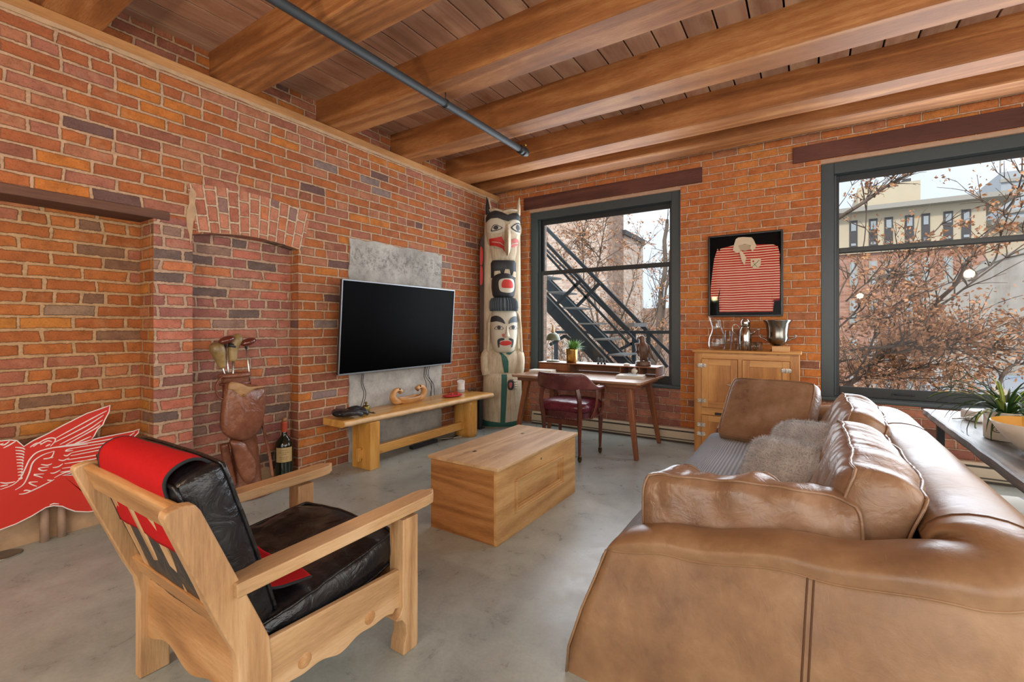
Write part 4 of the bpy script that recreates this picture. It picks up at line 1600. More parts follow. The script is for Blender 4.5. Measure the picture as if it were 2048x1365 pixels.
# seat
ms = cush(.53, .50, .15, .5, 26, .004, 3, p=3.0, corner=.14)
xform(ms, rotM((0, .02, .53)))
st = ms.build('seat', M_burg, t, subsurf=1)
m = MB()
m.surf(lambda u, v: ((lambda a: (.262 * math.copysign(abs(math.sin(a)) ** .6, math.sin(a)), .02 - .25 * math.copysign(abs(math.cos(a)) ** .6, math.cos(a)), .415 + v * .10))(u * 2 * PI)), 60, 3, cu=True)
m.build('seat_skirt', M_burg2, st)
m = MB()
for k in range(90):
    a = k / 90 * 2 * PI
    m.ball((.264 * math.copysign(abs(math.sin(a)) ** .6, math.sin(a)), .02 - .252 * math.copysign(abs(math.cos(a)) ** .6, math.cos(a)), .425), .0045, 6, 4)
m.build('nailheads', M_nail, st)['kind'] = 'stuff'
for sx in (-1, 1):
    # rear posts/legs
    pts = catmull([(sx * .20, -.215, .06), (sx * .20, -.215, .30), (sx * .205, -.225, .45), (sx * .215, -.25, .60), (sx * .19, -.255, .73)], 5)
    MB().tube(pts, [.015 + .012 * min(1, i / 8) for i in range(len(pts))], 4, smooth=False).build('rear_leg', M_mah, t, bevel=.004)
    pts = catmull([(sx * .235, .225, .06), (sx * .24, .225, .30), (sx * .245, .22, .42)], 5)
    MB().tube(pts, [.016 + .012 * min(1, i / 8) for i in range(len(pts))], 4, smooth=False).build('front_leg', M_mah, t, bevel=.004)
    pts = catmull([(sx * .265, .13, .42), (sx * .285, .17, .50), (sx * .275, .20, .60), (sx * .305, .14, .72)], 5)
    MB().tube(pts, [.026] * len(pts), 4, smooth=False, flat=.7).build('arm_post', M_mah, t, bevel=.004)
    pts = catmull([(sx * .265, -.08, .42), (sx * .30, -.06, .52), (sx * .315, -.05, .62), (sx * .31, -.04, .72)], 5)
    MB().tube(pts, [.022] * len(pts), 4, smooth=False, flat=.7).build('arm_post', M_mah, t, bevel=.004)
    for yy in (-.215, .225):
        xx = sx * (.20 if yy < 0 else .235)
        m = MB().tube([(xx, yy, .075), (xx, yy, .045)], .014, 10)
        m.box(xx - .015, xx - .011, yy - .012, yy + .02, .02, .055).box(xx + .011, xx + .015, yy - .012, yy + .02, .02, .055)
        m.lathe([(0, -.010), (.022, -.010), (.026, -.006), (.026, .006), (.022, .010), (0, .010)], n=18, M=Matrix.Translation((xx, yy + .008, .0262)) @ Matrix.Rotation(R(90), 4, 'Y'))
        m.build('caster', M_castor, t)
MB().box(-.22, .22, -.215, -.195, .36, .41).build('seat_rail', M_mah, t)

# ---------------------------------------------------------------- oak icebox cabinet
M_oak = wood('golden_oak', ('8c5524', 'bf8441', 'd8a562'), 'Z', 1.0, .42, False, .6, .15, coat=.15)
M_oakx = wood('golden_oak_cross', ('96602a', 'c68d4a', 'deae6c'), 'X', 1.0, .42, False, .6, .15, coat=.15)
M_nick = plain('polished_nickel', 'c9c6bf', .22, 1, .06)
t = thing('icebox_cabinet', 'golden oak icebox cabinet with nickel hinges between the two windows', 'cabinet', (-.56, 5.37, 0))
cx, cy = -.56, 5.37
F = 5.17 - cy


def cp_(px, py):
    q = on_y(px, py, 5.17)
    return q.x - cx, q.z


x0, x1 = -.475, .475
MB().box(x0, x1, F + .022, .20, .02, 1.075).build('carcass', M_oak, t, bevel=.003)
MB().prism([(x0 - .018, F - .02), (x1 + .018, F - .02), (x1 + .018, .205), (x0 - .018, .205)], 1.075, 1.10).build('top_board', M_oakx, t, bevel=.009, seg=3)
MB().box(x0, x0 + .075, F, F + .022, 0, 1.06).build('stile', M_oak, t, bevel=.002)
MB().box(x1 - .075, x1, F, F + .022, 0, 1.06).build('stile', M_oak, t, bevel=.002)
MB().box(x0 + .075, x1 - .075, F, F + .022, 1.01, 1.06).build('top_rail', M_oakx, t, bevel=.002)
MB().box(x0 + .075, x1 - .075, F, F + .022, .42, .50).build('middle_rail', M_oakx, t, bevel=.002)
MB().box(x0 + .075, x1 - .075, F, F + .022, 0, .08).build('bottom_rail', M_oakx, t, bevel=.002)
MB().box(-.055, -.015, F, F + .022, .50, 1.01).build('centre_stile', M_oak, t, bevel=.002)
MB().box(-.055, -.015, F, F + .022, .08, .42).build('centre_stile', M_oak, t, bevel=.002)
for a, b, c, d in ((x0 + .078, -.058, .503, 1.007), (-.012, x1 - .078, .503, 1.007), (x0 + .078, -.058, .083, .417), (-.012, x1 - .078, .083, .417)):
    dr = MB().box(a, b, F - .006, F + .018, c, d).build('door', M_oak, t, bevel=.003)
    w_ = .062
    for q0, q1 in ((a, a + w_), (b - w_, b)):
        MB().box(q0, q1, F - .018, F - .006, c, d).build('door_stile', M_oak, dr, bevel=.002)
    for q0, q1 in ((c, c + w_), (d - w_, d)):
        MB().box(a + w_, b - w_, F - .018, F - .006, q0, q1).build('door_rail', M_oakx, dr, bevel=.002)


def hinge(px, py, nm='hinge'):
    x, z = cp_(px, py)
    y = F - .019
    m = MB()
    pl = []
    for s in (-1, 1):
        pts = []
        for k in range(9):
            a = PI / 2 - PI * k / 8
            pts.append((x + s * (.032 + .011 * math.cos(a)), z + .020 * math.sin(a)))
        pts = [(x + s * .006, z + .02)] + pts + [(x + s * .006, z - .02)]
        m.prism(pts, y - .002, y + .002, MY)
    m.tube([(x, y - .002, z - .023), (x, y - .002, z + .023)], .007, 12)
    h_ = m.build(nm, M_nick, t, bevel=.001, seg=1)
    d_ = MB()
    for s in (-1, 1):
        for dx_, dz_ in ((.018, .01), (.018, -.01), (.034, 0)):
            d_.ball((x + s * dx_, y - .0025, z + dz_), .003, 6, 4)
    d_.build('screws', M_blackiron, h_)['kind'] = 'stuff'


for q in ((1404, 731), (1404, 801), (1403, 849), (1403, 867), (1573, 742), (1573, 812)):
    hinge(*q)
x, z = cp_(1471, 771)
m = MB()
m.box(x - .012, x + .022, F - .024, F - .018, z - .018, z + .018)
m.tube(catmull([(x + .005, F - .03, z), (x - .03, F - .04, z), (x - .06, F - .045, z + .004), (x - .075, F - .047, z + .008)], 4), [.009] * 4 + [.007] * 4 + [.006] * 5, 8)
m.build('latch', M_nick, t)
x, z = cp_(1440, 829)
MB().box(x - .05, x + .05, F - .003, F - .0005, z - .013, z + .013).build('name_plate', M_blackiron, t)

# ---------------------------------------------------------------- sofa
M_tanl = leather('tan_distressed_leather', '765842', '927050', 'ac8a68', .38, .12)
M_tanc = leather('tan_cushion_leather', '705440', '8e6e54', 'aa8c74', .32, .25, 1.4)
M_stitch = plain('brown_stitching', '5a3a22', .8)
sfx, sfy = -.05, 2.9
t = thing('sofa', 'large tan distressed leather sofa with rolled arms in the right foreground', 'sofa', (sfx, sfy, 0))
O = Vector((sfx, sfy, 0))
path = catmull([(-.655, 1.70, .50, .57), ] and [Vector((-.655, 1.715, 0)), Vector((-.45, 1.70, 0)), Vector((-.2, 1.665, 0)), Vector((.02, 1.62, 0)), Vector((.2, 1.585, 0)), Vector((.36, 1.575, 0)), Vector((.49, 1.64, 0)), Vector((.565, 1.80, 0)), Vector((.585, 2.1, 0)), Vector((.585, 2.6, 0)), Vector((.585, 3.1, 0)), Vector((.585, 3.6, 0)), Vector((.585, 4.05, 0)), Vector((.55, 4.26, 0)), Vector((.42, 4.35, 0)), Vector((.2, 4.37, 0)), Vector((-.2, 4.365, 0)), Vector((-.655, 4.35, 0))], 6)
cum = [0]
for a, b in zip(path, path[1:]): cum.append(cum[-1] + (b - a).length)
Ls = cum[-1]


def lerp_tab(tab, x):
    for (a, va), (b, vb) in zip(tab, tab[1:]):
        if x <= b:
            k = (x - a) / (b - a)
            k = k * k * (3 - 2 * k)
            return va + (vb - va) * k
    return tab[-1][1]


# height of the roll and its width along the path length
Hs = [(0, .545), (.25, .60), (.65, .685), (1.0, .755), (1.3, .80), (Ls - 1.5, .79), (Ls - .9, .76), (Ls, .56)]
Ws = [(0, .17), (.6, .20), (1.1, .25), (1.5, .28), (Ls - 1.4, .28), (Ls - .6, .2), (Ls, .17)]
Ss = [(0, .075), (.6, .085), (1.1, .11), (1.4, .14), (Ls - 1.4, .14), (Ls, .08)]


def sofa_sec(i):
    p = path[i]
    tn = (path[min(i + 1, len(path) - 1)] - path[max(i - 1, 0)]).normalized()
    nr = Vector((tn.y, -tn.x, 0))      # outward
    s = cum[i]
    H_, W_, S_ = lerp_tab(Hs, s), lerp_tab(Ws, s), lerp_tab(Ss, s)
    fade = 1
    if s < .10: fade = (1 - (1 - s / .10) ** 2) ** .5 if s > 0 else 0
    if s > Ls - .10: fade = (1 - (1 - (Ls - s) / .10) ** 2) ** .5 if s < Ls else 0
    seam = H_ - S_
    if fade < 1: H_ = seam + S_ * (.35 + .65 * fade)
    fl_ = max(0, min(1, (2.3 - s) / .8))
    pr_ = [(.095 * fl_, .0), (.095 * fl_, .10), (.07 * fl_ + .006, .26), (.022 * fl_ + .004, seam * .78), (-.006, seam - .012), (-.010, seam)]
    n = 12
    for k in range(1, n):
        a = PI * k / n
        x = -W_ / 2 - .005 + math.cos(a) * (W_ / 2 + .014)
        z = seam + (H_ - seam) * math.sin(a) ** .75
        pr_.append((x, z))
    pr_ += [(-W_ - .0, seam), (-W_ + .01, seam - .08), (-W_ + .02, .25)]
    out = []
    for n_, z in pr_:
        q = p + nr * n_
        # the front edge of the arm slants forward to the floor
        if s < .12: q = q - tn * min(.45, max(0, (.52 - z))) * .30 * (1 - s / .12)
        if s > Ls - .12: q = q + tn * max(0, (.52 - z)) * .26 * (1 - (Ls - s) / .12)
        out.append(Vector((q.x, q.y, z)) - O)
    return out, seam


secs = [sofa_sec(i) for i in range(len(path))]
NS = len(secs[0][0])
m = MB()
vs = [v_ for s_, _ in secs for v_ in s_]
fs = []
for i in range(len(secs) - 1):
    for k in range(NS - 1):
        fs.append((i * NS + k, i * NS + k + 1, (i + 1) * NS + k + 1, (i + 1) * NS + k))
fs.append(tuple(range(NS)))
fs.append(tuple((len(secs) - 1) * NS + k for k in range(NS))[::-1])
m.add(vs, fs, True)
shell = m.build('arm_and_back_shell', M_tanl, t)
sm_ = MB()
sm_.tube([s_[5] + Vector((0, 0, 0)) for s_, _ in secs], .0045, 6)
sm_.build('welt_seam', M_tanl, shell)
# front corner welt
MB().tube([secs[0][0][k] + Vector((-.004, -.004, 0)) for k in range(0, 6)], .005, 6).build('front_welt', M_tanl, shell)
# twin vertical seam on the near arm panel
for off in (-.008, .008):
    i0 = min(range(len(path)), key=lambda i: abs(path[i].x - (.0 + off)) + (0 if path[i].y < 2.2 else 9))
    pts = []
    a_, b_ = (secs[i0][0], secs[i0 + 1][0])
    kx = ((.0 + off) - path[i0].x) / max(1e-6, (path[i0 + 1].x - path[i0].x))
    for k in range(0, 6):
        pts.append(a_[k].lerp(b_[k], kx) + Vector((0, -.001, 0)))
    MB().tube(catmull(pts, 4), .0028, 6).build('panel_seam', M_stitch, shell)
# stitched seam lines across the roll
for yy in (1.86, 3.42):
    i0 = min(range(len(path)), key=lambda i: abs(path[i].y - yy) + (0 if path[i].x > .5 else 9))
    MB().tube([q + Vector((0, 0, .001)) for q in secs[i0][0][5:18]], .0028, 6).build('roll_seam', M_stitch, shell)
MB().box(-.66 - sfx, -.62 - sfx, 1.75 - sfy, 4.28 - sfy, .03, .30).build('front_rail', M_tanl, t, bevel=.01)
m = cush(1.0, 2.36, .19, .85, 30, .004, 4, p=6)
xform(m, rotM((-.19 - sfx, 2.97 - sfy, .355)))
m.build('seat_cushion', M_tanc, t, subsurf=1)
for x in (-.5, .45):
    for y in (1.85, 4.05):
        MB().box(x - .03 - sfx, x + .03 - sfx, y - .03 - sfy, y + .03 - sfy, 0, .05).build('foot', M_blackiron, t)

# knit throw over the seat
T = NT('grey_waffle_knit')
vv = T.coord('UV')
sp = T.n('SeparateXYZ')
T.t.links.new(vv, sp.inputs[0])
s1_ = T.math('SINE', T.math('MULTIPLY', sp.outputs[0], 2 * PI * 110))
s2_ = T.math('SINE', T.math('MULTIPLY', sp.outputs[1], 2 * PI * 190))
h_ = T.math('ADD', T.math('MULTIPLY', s1_, .5), T.math('MULTIPLY', s2_, .35))
col = T.ramp(T.maprange(h_, -.85, .85), [(0, '7c8288'), (.5, 'a4abb2'), (1, 'c4cad0')])
M_knit = T.set(col, .9, normal=T.bump(h_, .8, .006), spec=.15)
t = thing('seat_throw', 'grey ribbed knit throw covering the sofa seat', 'blanket', (-.2, 2.95, .45))
tp = catmull([(.30, .462), (.1, .464), (-.2, .466), (-.5, .464), (-.63, .458), (-.695, .435), (-.725, .38), (-.735, .28), (-.745, .16), (-.75, .05)], 4)


def thro(u, v):
    k = u * (len(tp) - 1)
    i = min(int(k), len(tp) - 2)
    x = tp[i].x + (tp[i + 1].x - tp[i].x) * (k - i)
    z = tp[i].y + (tp[i + 1].y - tp[i].y) * (k - i)
    y = 1.80 + v * 2.34
    dz = mnoise.noise(Vector((x * 3, y * 3, 0))) * .010
    if u > .55: x += mnoise.noise(Vector((0, y * 5, z * 2))) * .018 * (u - .55) * 2
    return (x + .2, y - 2.95, z + dz - .45)


MB().surf(thro, 50, 90, uvs=True).build('knit', M_knit, t, solid=.012)

# big leather cushions


def sofa_cushion(name, label, w, h, th_, M, seed, group=None, wr=.012, ridge=.0, rdir=(1, 3), strips=(-.33, .33), e=.45, p=3.2, fn=None, n=34, rim=True):
    loc = M.to_translation()
    t = thing(name, label, 'cushion', loc, 0, group)
    M2 = Matrix.Translation(-loc) @ M
    m = cush(w, h, th_, e, n, wr, seed, p=p, ridge=ridge, rdir=rdir, corner=.05, fn=fn)
    # raised seams running over the face: sample surface columns before transform
    nx = n
    sv = []
    tmp = m.v
    xform(m, M2)
    cov = m.build('cover', M_tanc, t, subsurf=1)
    if rim:
        for k in m.ring:
            MB().tube(m.ring[k], .0055, 6, closed=True).build('welt', M_tanc, cov)
    if strips:
        m3 = cush(w, h, th_, e, n, wr, seed, p=p, ridge=ridge, rdir=rdir, corner=.05, fn=fn)
        for sx in strips:
            i = round((sx + 1) / 2 * nx)
            tgt = (2 * i / nx - 1)
            ny_ = max(6, int(n * h / w))
            pts = []
            # top face vertices at column i: collect by index order of creation via re-evaluation
            for q in m3.col[i] if hasattr(m3, 'col') else []:
                pts.append(M2 @ q)
            if pts:
                MB().tube(pts, .006, 6).build('raised_seam', M_tanc, cov)
    return t


# let cush() expose its top face columns
_c0 = cush


def cush(w, h, t, e=.55, n=26, wr=.0, seed=0, p=4.0, ridge=0, rdir=(1, 4), fn=None, corner=.06):
    mb = _c0(w, h, t, e, n, wr, seed, p, ridge, rdir, fn, corner)
    ny = max(6, int(n * h / w))
    # first faces are (i,j) top/bottom pairs: rebuild columns from them
    col = {}
    f = mb.f
    for i in range(n):
        c = [mb.v[f[(i * ny + j) * 2][0]] for j in range(ny)] + [mb.v[f[(i * ny + ny - 1) * 2][3]]]
        col[i] = c
    mb.col = col
    return mb


def frame(cx_, cy_, cz_, xdir, ydir):
    """matrix with local X (width), Y (height), Z (thickness)"""
    X = Vector(xdir).normalized()
    Y = Vector(ydir)
    Y = (Y - X * X.dot(Y)).normalized()
    Z = X.cross(Y)
    return Matrix(((X.x, Y.x, Z.x, cx_), (X.y, Y.y, Z.y, cy_), (X.z, Y.z, Z.z, cz_), (0, 0, 0, 1)))


# far end cushion leaning on the hidden far arm
sofa_cushion('end_cushion', 'smooth tan leather box cushion standing at the far end of the sofa', .60, .52, .19,
             frame(-.27, 4.03, .675, (.94, -.30, .02), (.27, .30, .50)), 11, None, .004, 0, (1, 1), (), e=.82, p=6)
def endfn(q, a, b, c):
    k = max(0, (b - .3) / .7)
    q.y += k * (.016 * math.sin(a * 8 + .6) + .012 * math.sin(a * 15 + c * 2)) * (.6 - c * .4)
    q.z += k * .012 * math.sin(a * 11 + 2)
    q.y -= .05 * max(0, a - .6) * (1 if b > 0 else 0)
    return q


# near end cushion lying against the near arm
sofa_cushion('end_cushion', 'tan leather box cushion lying along the near arm of the sofa', .72, .38, .21,
             frame(-.21, 1.935, .570, (.99, 0, .06), (.0, .14, .95)), 12, None, .020, .016, (3, .5), (), e=.70, p=4, fn=endfn)
# two big back cushions
sofa_cushion('back_cushion', 'big crumpled tan leather back cushion nearest the camera, with raised seams', 1.06, .44, .27,
             frame(.155, 2.44, .635, (0, 1, 0), (.32, 0, .92)), 13, None, .026, .045, (3.2, .5), (), e=.74, p=5)
sofa_cushion('back_cushion', 'crumpled tan leather back cushion at the window end of the sofa', .94, .46, .27,
             frame(.20, 3.53, .645, (0, 1, 0), (.32, 0, .92)), 14, None, .034, .048, (3.2, .6), (), e=.66, p=4)

# faux fur pillows
T = NT('grey_faux_fur')
w_ = T.n('TexWhiteNoise', noise_dimensions='3D')
T.put(w_.inputs['Vector'], T.coord('UV'))
fcol = T.ramp(T.math('ADD', T.math('MULTIPLY', w_.outputs[0], .5), T.math('MULTIPLY', T.noise(T.coord(), 7, 3), .6)), [(.25, '8a8686'), (.5, 'babcbe'), (.8, 'ecedee')])
M_fur = T.set(fcol, .85, spec=.15)


def fur_pillow(label, loc, w, h, th_, M, seed):
    random.seed(seed)
    t = thing('fur_pillow', label, 'pillow', loc, 0, 'grey faux fur pillows')
    m = _c0(w, h, th_, .25, 24, .02, seed, p=2.4, corner=.16)
    xform(m, M)
    base = m.build('cover', M_fur, t)
    f = MB()
    faces = m.f
    V = m.v
    cen = sum((v_ for v_ in V), Vector()) / len(V)
    for fc in faces:
        a, b, c, d = (V[i] for i in fc)
        nr = (b - a).cross(c - a)
        if nr.length < 1e-9: continue
        nr.normalize()
        fc_c = (a + b + c + d) / 4
        if nr.dot(fc_c - cen) < 0: nr = -nr
        ar = (c - a).length * (d - b).length / 2
        for _ in range(max(1, int(ar / .000035))):
            p = a.lerp(b, random.random()).lerp(d.lerp(c, random.random()), random.random())
            dr = (nr + Vector((random.gauss(0, .45), random.gauss(0, .45), random.gauss(0, .45) - .25))).normalized()
            L = random.uniform(.012, .026)
            sd_ = dr.cross(Vector((random.random(), random.random(), random.random()))).normalized() * .0011
            q = (random.random(), random.random())
            f.add([p - sd_, p + sd_, p + dr * L], [(0, 1, 2)], False, None, [[q] * 3])
    f.build('fur', M_fur, t)['kind'] = 'stuff'


fur_pillow('grey faux fur pillow, farther of the two on the sofa seat', (-.04, 3.28, .60), .42, .34, .17, frame(0, 0, 0, (.75, -.62, .1), (.25, .35, .85)), 31)
fur_pillow('grey faux fur pillow with brown centre, nearer of the two on the sofa seat', (-.13, 2.86, .575), .42, .33, .18, frame(0, 0, 0, (.80, -.55, .05), (.30, .45, .75)), 32)

# ---------------------------------------------------------------- totem pole
def on_z(px, py, z):
    r = ray(px, py)
    t_ = (z - 1.35) / r[2]
    return Vector((r[0] * t_, r[1] * t_, z))


T = NT('weathered_cedar')
v = T.coord('Object', (1, 1, .10))
g = T.noise(v, 38, 5, .7)
b2 = T.noise(T.coord(), 3, 4)
col = T.ramp(T.math('ADD', T.math('MULTIPLY', g, .6), T.math('MULTIPLY', b2, .45)), [(.3, '8c7862'), (.5, 'b8a88e'), (.7, 'd3c8b2')])
M_cedar = T.set(col, .8, normal=T.bump(g, .35, .004))
M_cedd = wood('dark_stained_cedar', ('2a1c16', '3e2a20', '5a4030'), 'Z', 1, .7)


def paint(name, c, worn='b8a88e', k=.6):
    T = NT(name)
    n_ = T.noise(T.coord('Object', (1, 1, .15)), 40, 5, .75)
    T.set(T.mix(T.maprange(n_, k, k + .12, 0, .5), c, worn), .6)
    return T.m


M_pblk = paint('worn_black_paint', '26282c', '6c6860')
M_pred = paint('worn_red_paint', 'b8241c', '9c4434', .62)
M_ppink = paint('faded_red_paint', 'b05550', 'c4a89c', .55)
M_pgrn = paint('worn_green_paint', '22584e', '6a8078', .62)
M_pwht = paint('worn_white_paint', 'c4bcaa', '9c8e78', .55)
M_pblu = paint('grey_blue_paint', '4a545c', '8c8c88', .6)


def A(zx, zy): return ((920 + zx / 5.25 - 1011) * .0067, 1.35 + (653 - (380 + zy / 5.25)) * .00663)
def B(zx, zy): return ((920 + zx / 4.875 - 1011) * .0067, 1.35 + (653 - (600 + zy / 4.875)) * .00663)


def poly_surf(poly, fn, off, res=.022):
    """carved relief following a front surface y=fn(a,z)"""
    bm = bmesh.new()
    vs = [bm.verts.new((a, 0, z)) for a, z in poly]
    bm.faces.new(vs)
    bmesh.ops.triangulate(bm, faces=bm.faces)
    for _ in range(5):
        es = [e for e in bm.edges if e.calc_length() > res]
        if not es: break
        bmesh.ops.subdivide_edges(bm, edges=es, cuts=1)
        bmesh.ops.triangulate(bm, faces=bm.faces)
    rim = [v for v in bm.verts if v.is_boundary]
    bm.verts.ensure_lookup_table()
    bm.verts.index_update()
    m = MB()
    V = [(v.co.x, fn(v.co.x, v.co.z) - off, v.co.z) for v in bm.verts]
    F = [[v.index for v in f.verts] for f in bm.faces]
    m.add(V, F, True)
    # skirt into the wood
    for e in bm.edges:
        if e.is_boundary:
            a, b = e.verts[0].index, e.verts[1].index
            n0 = len(m.v)
            m.v += [Vector(V[a]), Vector(V[b]), Vector(V[b]) + Vector((0, off + .006, 0)), Vector(V[a]) + Vector((0, off + .006, 0))]
            m.f.append([n0, n0 + 1, n0 + 2, n0 + 3]); m.sm.append(False); m.mi.append(0)
    bm.free()
    return m


def sp2(poly, n=4):
    return [(p.x, p.y) for p in catmull([(a, b, 0) for a, b in poly], n, closed=True)]


def se(a, w, d, p=2.4):
    k = min(1, abs(a) / w)
    return d * (1 - k ** p) ** (1 / p)


tp_ = thing('totem_pole', 'tall carved cedar totem pole in the corner with horned bird, black crest and moustached face', 'totem pole', (-3.54, 5.22, 0), R(37))
OX = .0


def loft(tab, p=2.4, n=40, back=.14, ribs=None):
    """tab: (z, cx, halfwidth, frontdepth)"""
    m = MB()
    vs = []
    for z, cx_, w, d in tab:
        for k in range(n):
            a = 2 * PI * k / n
            ca, sa = math.cos(a), math.sin(a)
            x = math.copysign(abs(ca) ** (2 / p), ca) * w
            y = math.copysign(abs(sa) ** (2 / p), sa)
            y = -y * d if y > 0 else -y * back
            if ribs and y < 0:
                r_ = 1 + ribs * math.cos(a * 36)
                x *= r_; y *= r_
            vs.append((cx_ + x, y, z))
    fs = []
    for i in range(len(tab) - 1):
        for k in range(n):
            k2 = (k + 1) % n
            fs.append((i * n + k, i * n + k2, (i + 1) * n + k2, (i + 1) * n + k))
    fs += [tuple(range(n)), tuple((len(tab) - 1) * n + k for k in range(n))[::-1]]
    m.add(vs, fs, True)
    return m


def interp(tab, z, i):
    for a, b in zip(tab, tab[1:]):
        if a[0] <= z <= b[0]:
            k = (z - a[0]) / max(1e-6, b[0] - a[0])
            return a[i] + (b[i] - a[i]) * k
    return tab[0][i] if z < tab[0][0] else tab[-1][i]


def surf_fn(tab, p=2.4):
    return lambda a, z: -se(a - interp(tab, z, 1), interp(tab, z, 2), interp(tab, z, 3), p)


# backing trunk and the dark wing slab on the left
m = loft([(0, 0, .255, .10), (.6, 0, .26, .10), (1.0, 0, .26, .10), (2.86, 0, .245, .10), (2.9, 0, .22, .09)], 3, back=.15)
m.build('trunk', M_cedar, tp_)
wing0 = [(-.285, 1.02), (-.22, .98), (-.20, 2.45), (-.285, 2.55)]
o = MB().prism([(-.315, 1.0), (-.20, .98), (-.185, 2.50), (-.26, 2.62), (-.312, 2.5)], -.03, .09, MY).build('wing', M_cedd, tp_, bevel=.01)
for z0, z1 in ((2.20, 2.42), (1.93, 2.16)):
    MB().prism(sp2([(-.306, z0), (-.272, z0 + .01), (-.27, z1 - .03), (-.302, z1)]), -.038, -.02, MY).build('wing_panel', M_pred, o)

# base / skirt
bt = [(0, -.01, .275, .20), (.05, -.01, .28, .215), (.3, -.005, .272, .225), (.58, 0, .262, .235), (.67, 0, .255, .215), (.715, 0, .235, .17), (.73, 0, .2, .12)]
loft(bt, 2.6, 56).build('lower_robe', M_cedar, tp_)
fb = surf_fn(bt, 2.6)
# torso
tt = [(.66, 0, .235, .14), (.78, 0, .245, .165), (.90, 0, .255, .175), (.98, 0, .24, .165), (1.04, 0, .18, .13), (1.07, 0, .12, .1)]
loft(tt, 2.8, 56).build('torso', M_cedar, tp_)
ft = surf_fn(tt, 2.8)
for s in (-1, 1):
    MB().tube(catmull([(s * .215, -.04, 1.02), (s * .235, -.09, .93), (s * .235, -.10, .80), (s * .22, -.10, .70)], 5), [.05] * 3 + [.062] * 5 + [.06] * 5 + [.055] * 3, 14).build('arm', M_cedar, tp_)
# green trim: base band, front ribbon, collar
band_ = [(x_ / 20 * .27, .015) for x_ in range(-20, 21)] + [(x_ / 20 * .27, .10 - .03 * (1 - abs(x_) / 20)) for x_ in range(20, -21, -1)]
poly_surf(band_, fb, .004).build('robe_trim', M_pgrn, tp_)
rib = [B(430, 722), (B(482, 722)), B(482, 780), B(480, 900), B(470, 1050), B(462, 1215), B(415, 1215), B(430, 1050), B(440, 900), B(440, 780)]
poly_surf(rib, fb, .005).build('robe_ribbon', M_pgrn, tp_)
poly_surf([B(455, 715), B(497, 715), B(497, 600), B(480, 560), B(420, 505), B(385, 495), B(440, 560), B(458, 610)], ft, .006).build('robe_ribbon', M_pgrn, tp_)
poly_surf([B(575, 490), B(510, 540), B(470, 530), B(510, 495), B(545, 480)], ft, .004).build('collar', M_pgrn, tp_)
# hand with an eye
hp = sp2([B(487, 800), B(505, 783), B(535, 785), B(545, 810), B(545, 850), B(530, 875), B(500, 875), B(486, 850)])
h = poly_surf(hp, fb, .022).build('hand', M_pblk, tp_)
poly_surf(sp2([B(500, 815), B(512, 802), B(527, 806), B(530, 830), B(522, 853), B(507, 855), B(499, 838)]), fb, .026).build('palm_eye', M_ppink, h)
for k in range(4):
    zx, zy = 545, 800 + k * 20
    a0, z0 = B(zx, zy)
    a1, z1 = B(578, 795 + k * 23)
    pts = [(a0 + (a1 - a0) * q, fb(a0 + (a1 - a0) * q, z0) - .018 + .012 * q, z0 + (z1 - z0) * q) for q in (0, .35, .7, 1)]
    MB().tube(pts, [.010, .0105, .010, .007], 10).build('finger', M_cedar, h)
a0, z0 = B(520, 783); a1, z1 = B(548, 768)
MB().tube([(a0, fb(a0, z0) - .014, z0), ((a0 + a1) / 2, fb(a0, z0) - .016, (z0 + z1) / 2 + .003), (a1, fb(a1, z0) - .01, z1)], [.011, .010, .007], 10).build('thumb', M_cedar, h)

# human face
hx = A(0, 0)[0] * 0 + (1013.5 - 1011) * .0067
ht = [(1.00, hx, .125, .19), (1.03, hx, .15, .225), (1.12, hx, .172, .245), (1.25, hx, .185, .25), (1.40, hx, .188, .24), (1.52, hx, .18, .215), (1.585, hx, .15, .17)]
hd = loft(ht, 3.0, 56).build('human_head', M_pwht, tp_)
fh = surf_fn(ht, 3.0)
# hood around the face
pts = [B(300, 520), B(305, 380), B(312, 220), B(345, 130), B(400, 112), B(460, 108), B(540, 112), B(590, 130), B(612, 220), B(622, 380), B(628, 520)]
MB().tube([(a, -.13 if 2 < i < 8 else -.10, z) for i, (a, z) in enumerate([(p.x, p.y) for p in catmull([(a, z, 0) for a, z in pts], 4)])], .020, 10).build('hood', M_cedar, tp_)
for s in (0, 1):
    e = [B(325, 215), B(328, 172), B(365, 155), B(410, 165), B(445, 195), B(462, 235), B(430, 222), B(380, 210)]
    if s: e = [B(600, 222), B(597, 175), B(565, 160), B(530, 170), B(505, 200), B(497, 235), B(520, 225), B(560, 218)]
    poly_surf(sp2(e), fh, .012).build('eyebrow', M_pblk if not s else M_pblu, hd)
    cxz = B(403, 275) if not s else B(541, 273)
    ew, eh = (.063, .030) if not s else (.058, .030)
    ring_ = sp2([(cxz[0] - ew, cxz[1] - .012), (cxz[0] - ew * .3, cxz[1] + eh), (cxz[0] + ew * .4, cxz[1] + eh * .9), (cxz[0] + ew, cxz[1] - .010), (cxz[0] + ew * .2, cxz[1] - eh * .8)])
    ev = poly_surf(ring_, fh, .004).build('eye', M_pblk, hd)
    sc_ = [((a - cxz[0]) * .84 + cxz[0], (z - cxz[1]) * .76 + cxz[1]) for a, z in ring_]
    poly_surf(sc_, fh, .007).build('eye_white', M_pwht, ev)
    poly_surf([(cxz[0] + .025 * math.cos(k * PI / 8), cxz[1] + .004 + .022 * math.sin(k * PI / 8)) for k in range(16)], fh, .010).build('pupil', M_pblk, ev)
